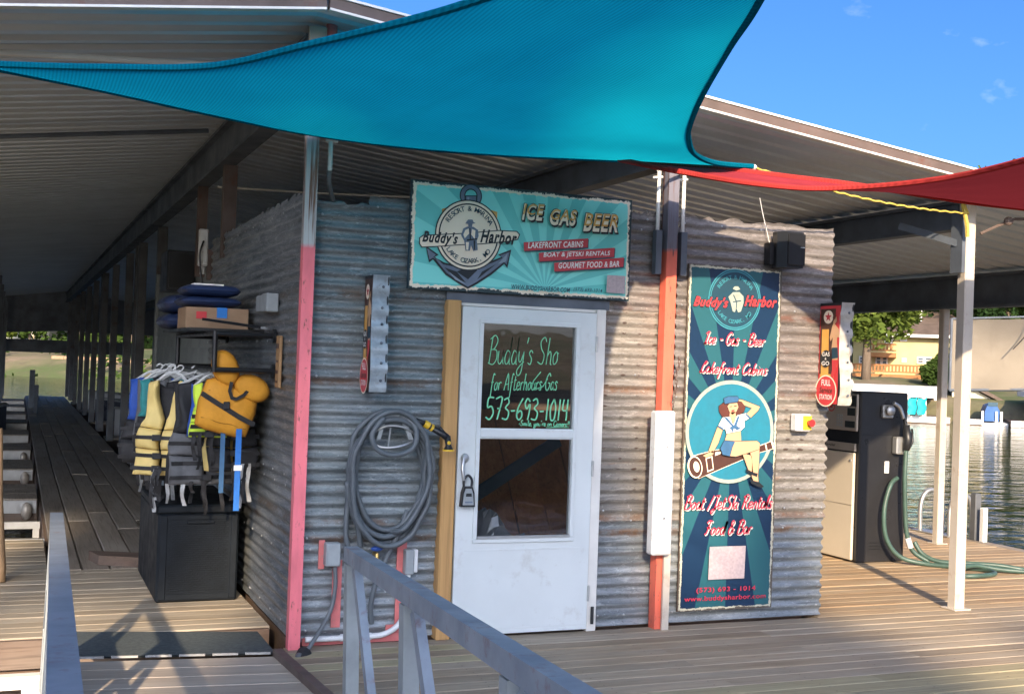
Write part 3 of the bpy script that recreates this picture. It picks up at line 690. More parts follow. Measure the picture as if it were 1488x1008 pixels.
# framing and body behind the skins
body = MB().box(1.595, 2.50, 7.085, 7.15, 0, 2.55).box(3.53, 5.30, 7.085, 7.15, 0, 2.62).box(2.50, 3.53, 7.085, 7.15, 2.08, 2.60)
body.box(1.60, 1.66, 7.151, 10.85, 0, 2.60).box(5.24, 5.30, 7.151, 10.85, 0, 2.60).box(1.661, 5.239, 10.79, 10.85, 0, 2.5)
put('wall_frame', body, 'old_timber', kiosk)
for xx in (5.31, 5.325): pass
put('right_wall', MB().box(5.302, 5.318, 7.09, 10.85, 0.02, 2.66), 'galv_low', kiosk)
put('floor', MB().box(1.661, 5.239, 7.151, 10.789, -0.04, 0.015), 'old_timber', kiosk)
put('bounce_ceiling', MB().box(1.661, 5.239, 8.2, 10.789, 2.42, 2.45), 'cream_steel', kiosk)  # unseen pale sheet added to bounce light up onto the dock roof
put('corner_flashing', MB().box(1.545, 1.60, 7.045, 7.062, 0.0, 2.62), 'steel_dark', kiosk)
for k in range(9):   # slanted boards added behind the panes in place of a brown reflection
    put('reflection_board', MB().bar((2.2+k*.26, 8.3+.012*(k % 2), .05), (2.2+k*.26, 9.2+.012*(k % 2), 1.32), .25, .02, (0, 1, 0)), 'interior_wood', kiosk)
# siding wall that carries on behind the corrugated part
for k in range(17):
    z0 = 0.10+k*0.15
    prof = [(z0, 0), (z0, .018), (z0+.15, .004), (z0+.15, 0)]
    put('siding_board', MB().prism([(1.63-b, a) for a, b in prof], lambda u, v, w: (u, 10.87+w, v), 4.75), 'lap_siding', kiosk)
put('siding_back', MB().box(1.632, 5.3, 10.87, 15.62, 0, 2.64), 'lap_siding', kiosk)
put('corner_board', MB().box(1.585, 1.628, 15.622, 15.70, 0, 2.66), 'lap_siding', kiosk)
# salmon painted strips left showing between the lower sheets
put('painted_strip', MB().box(1.79, 1.845, KY-.026, KY-.016, 0.10, 0.50).box(1.70, 1.735, KY-.028, KY-.018, .45, .62).box(1.62, 2.28, KY-.026, KY-.016, 0.0, 0.045), 'paint_salmon', kiosk)
put('painted_strip', MB().box(2.185, 2.245, KY-.026, KY-.016, 0.05, 0.62).box(2.13, 2.29, KY-.027, KY-.017, 0.046, 0.10), 'paint_salmon', kiosk)
put('door_jamb', MB().box(2.435, 2.525, 6.985, 7.075, 0.0, 2.085, .004), 'raw_lumber', kiosk)
put('header_board', MB().box(2.44, 3.56, 7.02, 7.08, 2.075, 2.135), 'steel_dark', kiosk)
jamb = put('door_frame', MB().box(3.462, 3.53, 7.0, 7.075, 0.0, 2.075, .003).box(2.53, 3.46, 7.02, 7.075, 2.055, 2.073), 'white_trim', kiosk)

# door
DX0, DX1, DZ0, DZ1, DF, DB = 2.535, 3.455, 0.02, 2.05, 6.985, 7.03
wx0, wx1 = 2.675, 3.31; za, zb, zc, zd = 1.95, 1.30, 1.235, 0.615
dm = MB()
dm.box(DX0, wx0, DF, DB, DZ0, DZ1).box(wx1, DX1, DF, DB, DZ0, DZ1).box(wx0, wx1, DF, DB, za, DZ1).box(wx0, wx1, DF, DB, DZ0, zd).box(wx0, wx1, DF, DB, zc, zb)
door = put('door', dm, 'white_door', kiosk, 'white half glazed door with green marker writing')
fr = MB()
for (a, b, c_, d) in ((wx0-.028, wx1+.028, za, za+.028), (wx0-.028, wx1+.028, zd-.028, zd)): fr.box(a, b, DF-.012, DF-.001, c_, d, .003)
fr.box(wx0-.028, wx0, DF-.012, DF-.001, zd, za, .003).box(wx1, wx1+.028, DF-.012, DF-.001, zd, za, .003).box(wx0, wx1, DF-.012, DF-.001, zc+.008, zb-.008, .003)
put('window_frame', fr, 'white_door', door)
put('sill_strip', MB().box(wx0, wx1, DF-.016, DF-.002, zd-.001, zd+.016), 'aluminium', door)
put('pane', MB().box(wx0-.001, wx1+.001, DF+.018, DF+.022, zb-.001, za+.001), 'door_glass', door)
put('pane', MB().box(wx0-.001, wx1+.001, DF+.018, DF+.022, zd-.001, zc+.001), 'door_glass', door)
put('outer_bead', MB().box(DX0+.012, DX1-.012, DF-.004, DF-.0005, DZ0+.03, DZ0+.036), 'white_door', door)
put('outer_bead', MB().box(wx0-.075, wx1+.08, DF-.004, DF-.0005, zd-.075, zd-.069), 'white_door', door)
put('handle', smooth(MB().tube(spline([(2.572, DF-.015, 1.13), (2.556, DF-.035, 1.06), (2.566, DF-.04, 0.985), (2.575, DF-.02, .965)], 5), .011, 8).ellipsoid((2.578, DF-.012, 1.115), .026, .014, .03, 10, 8).mesh('handle')), 'aluminium', door)
for z_ in (0.25, 1.05, 1.85): put('hinge', MB().tube([(3.458, DF-.006, z_-.05), (3.458, DF-.006, z_+.05)], .008, 8), 'aluminium', door)
put('bottom_closer', MB().tube([(3.495, 6.985, 0.05), (3.495, 6.985, 0.16)], .011, 8), 'black_plastic', door)
# ------------------------------------------------------------------ print helpers: lettering and flat shapes on boards
_tc = {}
def text_geo(body, shear=0.0, bold=0.0):
    k = (body, shear, bold)
    if k in _tc: return _tc[k]
    cu = bpy.data.curves.new('lettering', 'FONT'); cu.body = body; cu.shear = shear; cu.offset = bold; cu.resolution_u = 3; cu.fill_mode = 'BOTH'; cu.space_character = 1.0+bold*4
    ob = bpy.data.objects.new('lettering', cu); COL.objects.link(ob)
    dg = bpy.context.evaluated_depsgraph_get(); me = ob.evaluated_get(dg).to_mesh()
    vs = [(v.co.x, v.co.y) for v in me.vertices]; fs = [tuple(p.vertices) for p in me.polygons]
    ob.evaluated_get(dg).to_mesh_clear(); bpy.data.objects.remove(ob); bpy.data.curves.remove(cu)
    _tc[k] = (vs, fs); return _tc[k]
def homog(src, dst):
    A = []
    for (x, y), (u, v) in zip(src, dst):
        A += [[x, y, 1, 0, 0, 0, -u*x, -u*y, -u], [0, 0, 0, x, y, 1, -v*x, -v*y, -v]]
    Hh = np.linalg.svd(np.array(A, float))[2][-1].reshape(3, 3)
    def g(x, y): q = Hh @ np.array([x, y, 1.0]); return (q[0]/q[2], q[1]/q[2])
    return g
class Flat:
    """a printed face: f(u,v,w) gives the place of print coordinate (u right, v up) raised w"""
    def __init__(s, parent, f, g=lambda x, y: (x, y)): s.p = parent; s.f = f; s.g = g; s.w = 0.0016
    def _put(s, name, vs, fs, mat, w=None):
        w = s.w if w is None else w
        if w == s.w: s.w += 0.0007
        return put(name, MB().add([s.f(u, v, w) for u, v in vs], fs), mat, s.p)
    def poly(s, name, pts, mat, raw=False):
        q = pts if raw else [s.g(*p) for p in pts]; return s._put(name, q, [tuple(range(len(q)))], mat)
    def polys(s, name, lst, mat):
        vs = []; fs = []
        for pts in lst:
            q = [s.g(*p) for p in pts]; fs.append(tuple(range(len(vs), len(vs)+len(q)))); vs += q
        return s._put(name, vs, fs, mat)
    def ring(s, name, c, ro, ri, mat, n=48):
        vs = [(c[0]+r*math.cos(2*math.pi*k/n), c[1]+r*math.sin(2*math.pi*k/n)) for r in (ro, ri) for k in range(n)]
        fs = [(k, (k+1) % n, n+(k+1) % n, n+k) for k in range(n)] if ri > 0 else [tuple(range(n))]
        return s._put(name, vs, fs, mat)
    def text(s, name, body, box, mat, shear=0.0, bold=0.0, rot=0.0, shadow=None, sd=(0.006, -0.006), keep=False):
        """fit body into box = (u0, v0, u1, v1) turned by rot"""
        vs, fs = text_geo(body, shear, bold); xs = [v[0] for v in vs]; ys = [v[1] for v in vs]
        x0, x1, y0, y1 = min(xs), max(xs), min(ys), max(ys); cu, cv = (box[0]+box[2])/2, (box[1]+box[3])/2; bw, bh = box[2]-box[0], box[3]-box[1]
        def tr(v, du=0, dv=0):
            a = ((v[0]-x0)/(x1-x0)-.5)*bw; b = ((v[1]-y0)/(y1-y0)-.5)*bh
            return (cu+a*math.cos(rot)-b*math.sin(rot)+du, cv+a*math.sin(rot)+b*math.cos(rot)+dv)
        if shadow: s._put(name+'_shadow', [tr(v, *sd) for v in vs], fs, shadow)
        return s._put(name, [tr(v) for v in vs], fs, mat)
    def arc(s, name, body, c, r, a0, a1, h, mat, inward=False):
        vs = []; fs = []; n = len(body)
        for i, ch in enumerate(body):
            if ch == ' ': continue
            gv, gf = text_geo(ch, 0, 0.01); a = a0+(a1-a0)*(i+.5)/n; xs = [v[0] for v in gv]; mx = (min(xs)+max(xs))/2
            ca, sa = math.cos(a), math.sin(a); o = len(vs)
            for x, y in gv:
                x = (x-mx)*h/.73; y = y*h/.73
                if not inward: vs.append((c[0]+(r+y)*ca+x*sa, c[1]+(r+y)*sa-x*ca))
                else: vs.append((c[0]+(r-y)*ca-x*sa, c[1]+(r-y)*sa+x*ca))
            fs += [tuple(k+o for k in f) for f in gf]
        return s._put(name, vs, fs, mat)
    def strokes(s, name, lines, wd_, mat, raw=True, taper=True):
        vs = []; fs = []
        for ln in lines:
            q = [Vector((*((p) if raw else s.g(*p)), 0)) for p in ln]
            if len(q) < 2: continue
            for i, p in enumerate(q):
                t = q[min(i+1, len(q)-1)]-q[max(i-1, 0)]; t = t.normalized() if t.length > 1e-9 else Vector((1, 0, 0))
                nn = Vector((-t.y, t.x, 0))*wd_/2; vs += [(p.x+nn.x, p.y+nn.y), (p.x-nn.x, p.y-nn.y)]
                if i: b = len(vs)-4; fs.append((b, b+1, b+3, b+2))
        return s._put(name, vs, fs, mat)

# one-stroke hand letters, unit height 1, x-height .5
G = {
'B': (.62, [[(.05, 0), (.12, 1)], [(-.05, .9), (.3, 1.05), (.52, .85), (.35, .58), (.12, .52)], [(.12, .52), (.5, .5), (.58, .2), (.35, -.02), (-.02, .04)]]),
'u': (.46, [[(.02, .48), (.03, .12), (.2, 0), (.36, .2), (.4, .48)], [(.4, .48), (.38, .1), (.46, 0)]]),
'd': (.46, [[(.36, .42), (.15, .5), (.02, .22), (.14, 0), (.34, .16), (.42, 1)], [(.42, 1), (.37, .1), (.46, 0)]]),
'y': (.46, [[(.02, .48), (.06, .15), (.22, .1), (.4, .48)], [(.4, .48), (.34, -.25), (.12, -.42), (0, -.25), (.2, -.05), (.46, .1)]]),
"'": (.2, [[(.12, 1), (.06, .78)]]),
's': (.36, [[(.32, .42), (.18, .52), (.06, .4), (.26, .2), (.2, 0), (.0, .06)]]),
'S': (.58, [[(.52, .85), (.36, 1.02), (.1, .85), (.2, .58), (.45, .35), (.35, .02), (.0, .1)]]),
'h': (.46, [[(.05, 0), (.12, 1)], [(.08, .3), (.24, .5), (.36, .35), (.36, .05), (.46, 0)]]),
't': (.34, [[(.14, .85), (.1, .12), (.2, 0), (.34, .08)], [(0, .58), (.3, .62)]]),
'o': (.44, [[(.24, .5), (.04, .3), (.12, .02), (.34, .12), (.34, .4), (.22, .5)], [(.3, .44), (.44, .42)]]),
'r': (.34, [[(.04, .46), (.06, 0)], [(.06, .28), (.18, .48), (.34, .44)]]),
'e': (.40, [[(.04, .24), (.32, .3), (.26, .5), (.08, .42), (.04, .14), (.18, 0), (.4, .12)]]),
'f': (.36, [[(.34, .9), (.22, 1.0), (.14, .7), (.1, -.35), (.02, -.4)], [(0, .46), (.3, .5)]]),
'A': (.62, [[(0, 0), (.3, 1.02), (.52, 0)], [(.08, .34), (.5, .38)]]),
'G': (.62, [[(.55, .82), (.36, 1.02), (.06, .65), (.08, .15), (.32, -.02), (.52, .2), (.52, .42), (.3, .42)]]),
'a': (.44, [[(.34, .4), (.18, .5), (.03, .26), (.12, 0), (.32, .18), (.36, .48)], [(.36, .48), (.34, .08), (.44, 0)]]),
'I': (.40, [[(.0, .8), (.2, 1.0), (.36, .95)], [(.24, .98), (.16, .1), (0, .02)], [(0, .02), (.36, .06)]]),
'c': (.38, [[(.32, .42), (.18, .5), (.03, .26), (.14, 0), (.38, .12)]]),
'L': (.60, [[(.3, .75), (.44, .98), (.34, 1.0), (.2, .6), (.14, .1), (0, .06), (.2, .1), (.4, 0), (.58, .14)]]),
'k': (.42, [[(.05, 0), (.12, 1)], [(.36, .5), (.1, .24), (.2, .22), (.3, 0), (.42, .04)]]),
'n': (.46, [[(.02, .48), (.05, 0)], [(.05, .3), (.22, .5), (.34, .36), (.35, .06), (.46, 0)]]),
'C': (.60, [[(.54, .8), (.38, 1.02), (.06, .65), (.08, .15), (.3, -.02), (.58, .18)]]),
'i': (.24, [[(.06, .48), (.06, .08), (.2, 0)], [(.08, .7), (.11, .72)]]),
'b': (.44, [[(.1, 1), (.04, .1), (.2, 0), (.36, .2), (.24, .46), (.08, .36)], [(.3, .4), (.44, .44)]]),
'J': (.50, [[(.1, .95), (.5, 1.0)], [(.34, 1.0), (.28, 0), (.1, -.35), (0, -.15), (.3, .05), (.5, .2)]]),
'R': (.62, [[(.05, 0), (.14, 1)], [(-.04, .85), (.3, 1.04), (.5, .8), (.35, .52), (.12, .5)], [(.25, .5), (.45, .05), (.62, .04)]]),
'l': (.26, [[(.05, .2), (.2, .85), (.14, 1), (.06, .7), (.1, .08), (.26, .04)]]),
'F': (.58, [[(0, .85), (.2, 1.02), (.56, .96)], [(.32, .98), (.2, .1), (.0, .04)], [(.1, .5), (.44, .52)]]),
'&': (.56, [[(.5, .1), (.15, .75), (.25, 1.0), (.36, .8), (.06, .35), (.1, .02), (.3, .02), (.5, .42)]]),
'/': (.40, [[(0, -.1), (.36, 1.0)]]), '-': (.42, [[(.06, .4), (.36, .42)]]), '*': (.3, [[(.15, .5), (.15, .2)], [(.02, .42), (.28, .28)], [(.02, .28), (.28, .42)]]),
'm': (.6, [[(.02, .48), (.05, 0)], [(.05, .3), (.16, .5), (.26, .36), (.27, 0)], [(.27, .3), (.4, .5), (.5, .36), (.5, .06), (.6, 0)]]),
'g': (.44, [[(.34, .4), (.18, .5), (.03, .28), (.14, .06), (.34, .2), (.36, .48), (.3, -.3), (.1, -.38), (.05, -.2), (.44, .1)]]),
',': (.2, [[(.1, .05), (.04, -.15)]]), '!': (.2, [[(.1, 1), (.07, .3)], [(.06, .05), (.07, .02)]]),
'5': (.58, [[(.5, 1), (.12, .98), (.08, .55), (.35, .6), (.52, .3), (.3, 0), (.0, .1)]]), '7': (.5, [[(0, .95), (.46, 1), (.2, 0)], [(.15, .5), (.4, .52)]]),
'3': (.5, [[(.05, .9), (.3, 1), (.42, .78), (.2, .55), (.45, .35), (.35, .02), (0, .06)]]), '6': (.5, [[(.4, 1), (.1, .55), (.05, .15), (.25, 0), (.42, .2), (.3, .42), (.06, .3)]]),
'9': (.5, [[(.4, .85), (.2, 1), (.04, .75), (.2, .52), (.4, .75), (.38, .3), (.3, 0)]]), '1': (.3, [[(.16, 1), (.12, 0)]]),
'0': (.5, [[(.25, 1), (.04, .6), (.1, .05), (.34, .05), (.42, .6), (.25, 1)]]), '4': (.5, [[(.1, 1), (.05, .5), (.42, .48)], [(.4, 1), (.36, 0)]])}
def hand(body, u0, v0, u1, hgt, slant=0.12, sm=4, rise=0.0):
    x = 0; lines = []
    for ch in body:
        if ch == ' ': x += .34; continue
        wq, st = G[ch]
        for ln in st: lines.append([(x+p[0]+slant*p[1], p[1]) for p in [(q.x, q.y) for q in spline([(a, b, 0) for a, b in ln], sm)]])
        x += wq+.05
    k = (u1-u0)/x
    return [[(u0+a*k, v0+b*hgt+rise*a*k) for a, b in ln] for ln in lines]

# writing on the upper pane
fl = Flat(door, lambda u, v, w: (u, DF+.017-w, v)); fl.w = 0.0004
fl.strokes('marker_writing', hand("Buddy's Sho", 2.72, 1.70, 3.20, .17, .18, rise=.02) + hand('for Afterhours Gas', 2.74, 1.535, 3.20, .105, .2, rise=.03) +
           [[(3.08, 1.66), (3.03, 1.60), (3.05, 1.55), (3.10, 1.57), (3.13, 1.62)]], .0055, 'marker_green')
fl.strokes('marker_number', hand('573-693-1014', 2.715, 1.355, 3.285, .135, .08), .0095, 'marker_green')
fl.strokes('marker_note', hand("*Smile, you're on Camera!!", 2.94, 1.318, 3.295, .034, .1), .005, 'marker_green')
fl.strokes('marker_underline', [[(3.13, 1.309), (3.2, 1.311), (3.29, 1.311)]], .004, 'marker_green')

# ------------------------------------------------------------------ the big teal sign over the door
sign = thing('shop_sign', 'teal sunburst sign with anchor emblem hanging above the door', 'sign', (2.92, 6.99, 2.14))
SX, SZ, SY = 2.172, 2.14, 6.975
bd = put('board', MB().box(0, SW, 0.004, .03, 0, SH), 'ink_navy', sign, loc=(SX, SY, SZ))
put('print_face', MB().add([(0, 0, 0), (SW, 0, 0), (SW, 0, SH), (0, 0, SH)], [(0, 1, 2, 3)]), 'sign_print', sign, loc=(SX, SY+.001, SZ))
gs = homog([(57, 45), (1440, 180), (1440, 835), (35, 745)], [(0, SH), (SW, SH), (SW, 0), (0, 0)])
S = Flat(sign, lambda u, v, w: (SX+u, SY-w, SZ+v), gs)
ZS = lambda k: k*SW/1395.0
cc = gs(412, 405)
S.polys('emblem_ribbon', [[(245, 235), (300, 222), (300, 285), (245, 270)], [(530, 235), (592, 255), (592, 300), (530, 280)]], 'orange_print')
S.ring('anchor_ring', gs(425, 152), ZS(68), ZS(34), 'ink'); S.ring('anchor_ring', gs(425, 152), ZS(62), ZS(40), 'slate_print')
S.poly('anchor_outline', [(385, 150), (465, 150), (465, 260), (385, 260)], 'ink'); S.poly('anchor_shank', [(393, 156), (457, 156), (457, 260), (393, 260)], 'slate_print'); S.poly('anchor_shine', [(402, 160), (414, 160), (414, 250), (402, 250)], 'slate_light')
an = [(143, 470), (225, 530), (200, 545), (262, 580), (340, 600), (420, 600), (500, 590), (560, 570), (620, 545), (600, 530), (683, 497), (660, 618), (640, 590), (560, 660), (470, 720), (412, 752), (360, 722), (270, 660), (190, 560), (165, 580)]
S.poly('anchor_outline', an, 'ink')
an2 = [(152, 488), (208, 530), (188, 548), (255, 592), (340, 612), (415, 618), (500, 605), (565, 583), (628, 552), (612, 535), (673, 512), (655, 596), (638, 578), (552, 648), (465, 708), (412, 738), (365, 710), (276, 646), (195, 546), (168, 562)]
S.poly('anchor_fluke', an2, 'slate_print')
S.polys('anchor_shade', [[(340, 640), (410, 605), (470, 630), (412, 690)], [(262, 612), (340, 640), (400, 712), (330, 680)], [(500, 640), (590, 590), (470, 690)]], 'ink')
S.polys('anchor_shine', [[(175, 505), (200, 540), (250, 590), (215, 560)], [(660, 520), (650, 575), (600, 590)], [(290, 640), (400, 725), (330, 690)]], 'slate_light')
S.ring('emblem_edge', cc, ZS(203), 0, 'ink'); S.ring('emblem_disc', cc, ZS(196), 0, 'cream_print'); S.ring('emblem_line', cc, ZS(182), ZS(174), 'ink')
def oval_plate(name, pts, mat): S.poly(name, pts, mat)
nm = [(100, 420), (125, 402), (350, 392), (460, 384), (600, 372), (715, 378), (735, 400), (722, 435), (660, 448), (480, 465), (350, 470), (240, 478), (115, 484), (100, 460)]
S.poly('name_outline', nm, 'ink'); S.poly('name_plate', [(106, 423), (128, 408), (350, 398), (460, 390), (600, 378), (711, 384), (728, 402), (717, 430), (660, 442), (480, 459), (350, 464), (240, 472), (119, 478), (106, 458)], 'cream_print')
u0, v0 = gs(118, 468); u1, v1 = gs(345, 398); S.text('name_lettering', "Buddy's", (u0, v0, u1, v1+.008), 'ink', .35, .035, -.0)
u0, v0 = gs(483, 452); u1, v1 = gs(716, 385); S.text('name_lettering', 'Harbor', (u0, v0, u1, v1), 'ink', .35, .035, .0)
S.arc('arc_lettering', 'RESORT & MARINA', cc, ZS(138), R(152), R(28), ZS(30), 'ink_navy'); S.arc('arc_lettering', 'LAKE OZARK, MO', cc, ZS(160), R(212), R(328), ZS(28), 'ink_navy', True)
S.polys('figure', [[(395, 318), (405, 305), (432, 305), (440, 322), (452, 328), (420, 336), (388, 330)], [(405, 332), (432, 334), (430, 352), (408, 350)], [(375, 362), (400, 350), (440, 352), (468, 372), (472, 410), (462, 440), (468, 500), (440, 508), (425, 470), (418, 505), (392, 505), (382, 440), (362, 405)]], 'slate_print')
S.polys('figure_light', [[(388, 372), (410, 362), (412, 395), (385, 425), (376, 400)], [(430, 365), (452, 375), (448, 430), (425, 400)], [(392, 450), (412, 450), (408, 500), (396, 500)]], 'cream_print')
S.polys('figure_line', [[(398, 432), (462, 425), (462, 434), (400, 442)], [(413, 360), (420, 360), (424, 430), (416, 430)], [(440, 440), (452, 440), (450, 500), (444, 500)]], 'ink')
for body, a, b in (('ICE', (735, 310), (885, 208)), ('GAS', (912, 342), (1090, 245)), ('BEER', (1120, 380), (1345, 275))):
    u0, v0 = gs(*a); u1, v1 = gs(*b); S.text('headline', body, (u0, v0, u1, v1), 'ink', .28, .075, R(2.0), 'ink', (.007, -.008)); S.text('headline', body, (u0+.004, v0+.004, u1-.004, v1-.004), 'cream_print', .28, .03, R(2.0))
    S.text('headline_top', body, (u0+.010, v0+.040, u1-.002, v1-.006), 'orange_print', .28, .005, R(2.0))
for body, q, tx in (('LAKEFRONT CABINS', [(752, 452), (1158, 428), (1156, 485), (755, 508)], (778, 492, 1130, 444)), ('BOAT & JETSKI RENTALS', [(848, 520), (1326, 488), (1323, 548), (850, 576)], (876, 560, 1300, 505)), ('GOURMET FOOD & BAR', [(945, 585), (1386, 552), (1383, 612), (948, 642)], (972, 626, 1358, 570))):
    S.poly('red_strip_shadow', [(x+5, y+6) for x, y in q], 'ink_navy'); S.poly('red_strip', q, 'red_print'); u0, v0 = gs(tx[0], tx[1]-4); u1, v1 = gs(tx[2], tx[3]+4)
    cv = (v0+v1)/2; S.text('strip_lettering', body, (u0, cv-.019, u1, cv+.019), 'white_print', .22, .02, R(5.2))
u0, v0 = gs(678, 748); u1, v1 = gs(1050, 735); S.text('web_address', 'WWW.BUDDYSHARBOR.COM', (u0, v0-.006, u1, v0+.024), 'ink_navy', .2, .02, 0)
u0, v0 = gs(1072, 770); u1, v1 = gs(1255, 748); S.text('phone_number', '(573) 693-1014', (u0, v0-.002, u1, v0+.026), 'ink_navy', .2, .01, 0)
S.poly('blank_patch', [(1282, 665), (1397, 672), (1397, 788), (1280, 778)], 'patch_print'); put('hanger_strap', MB().box(2.6, 2.63, 7.0, 7.02, 2.16, 2.66).box(3.3, 3.33, 7.0, 7.02, 2.16, 2.66), 'steel_dark', sign)

# ------------------------------------------------------------------ the tall banner
ban = thing('wall_banner', 'tall navy sunburst banner with sailor pin-up sitting on a telescope', 'banner', (4.52, 7.0, 0.09))
BX, BZ, BY = 4.145, 0.09, 7.018
put('board', MB().box(0, BW, 0.003, .012, 0, BH), 'old_timber', ban, loc=(BX, BY, BZ))
put('print_face', MB().add([(0, 0, 0), (BW, 0, 0), (BW, 0, BH), (0, 0, BH)], [(0, 1, 2, 3)]), 'banner_print', ban, loc=(BX, BY+.0005, BZ))
gb = homog([(995, 380), (1127, 395), (1118, 880), (985, 888)], [(0, BH), (BW, BH), (BW, 0), (0, 0)])
Bn = Flat(ban, lambda u, v, w: (BX+u, BY-w, BZ+v), gb)
c1 = gb(1060.5, 435); k1 = BW/132.0
Bn.ring('emblem_disc', c1, k1*36, 0, 'ink_navy'); Bn.ring('emblem_line', c1, k1*37, k1*35.6, 'tealink'); Bn.ring('emblem_line', c1, k1*34.5, k1*33.4, 'tealink')
Bn.arc('arc_lettering', 'RESORT & MARINA', c1, k1*25, R(150), R(30), k1*5, 'tealink'); Bn.arc('arc_lettering', 'LAKE OZARK, MO', c1, k1*29, R(214), R(326), k1*5, 'tealink', True)
Z2 = lambda x, y: (980+x/3.877, 370+y/3.877)
Bn.polys('figure', [[Z2(*p) for p in q] for q in ([(298, 190), (308, 178), (328, 178), (340, 195), (318, 202)], [(275, 235), (300, 210), (335, 210), (358, 235), (360, 270), (345, 320), (330, 325), (320, 300), (312, 322), (300, 318), (288, 270)])], 'pale_ring')
Bn.polys('figure_line', [[Z2(*p) for p in q] for q in ([(300, 225), (305, 225), (322, 262), (316, 262)], [(300, 262), (345, 256), (345, 262), (300, 268)], [(318, 266), (323, 266), (322, 300), (318, 300)])], 'ink_navy')
for body, a, b in (("Buddy's", (82, 296), (275, 240)), ('Harbor', (362, 290), (540, 246))):
    u0, v0 = gb(*Z2(*a)); u1, v1 = gb(*Z2(*b)); Bn.text('name_lettering', body, (u0-.004, v0-.004, u1+.004, v1+.004), 'ink', .4, .07, 0); Bn.text('name_lettering', body, (u0, v0, u1, v1), 'red_print', .4, .03, 0)
def script(body, a, b, hpx, w=.0095, tilt=0.0):
    u0, v0 = gb(*a); u1, _ = gb(*b); hh = hpx*k1
    L_ = hand(body, u0, v0, u1, hh, .35, 4, tilt)
    Bn.strokes('script_shadow', [[(x+.006, y-.006) for x, y in ln] for ln in L_], w*1.2, 'script_pale'); Bn.strokes('script_lettering', L_, w, 'pinkred_print')
script('Ice - Gas - Beer', Z2(142, 492), Z2(472, 488), 14); script('Lakefront Cabins', Z2(118, 655), Z2(488, 655), 13)
Z3 = lambda x, y: (980+x/3.731, 630+y/3.731)
script('Boat /JetSki Rentals', Z3(42, 403), Z3(505, 385), 16); script('Food & Bar', Z3(150, 540), Z3(398, 525), 16)
for body, a, b in (('(573) 693 - 1014', (112, 862), (425, 825)), ('www.buddysharbor.com', (48, 912), (478, 880))):
    u0, v0 = gb(*Z3(*a)); u1, v1 = gb(*Z3(*b)); Bn.text('contact_lettering', body, (u0, v0, u1, v0+.042), 'pinkred_print', 0, .02, 0)
Bn.poly('blank_patch', [Z3(*p) for p in ((180, 606), (370, 600), (364, 775), (174, 784))], 'patch_print')
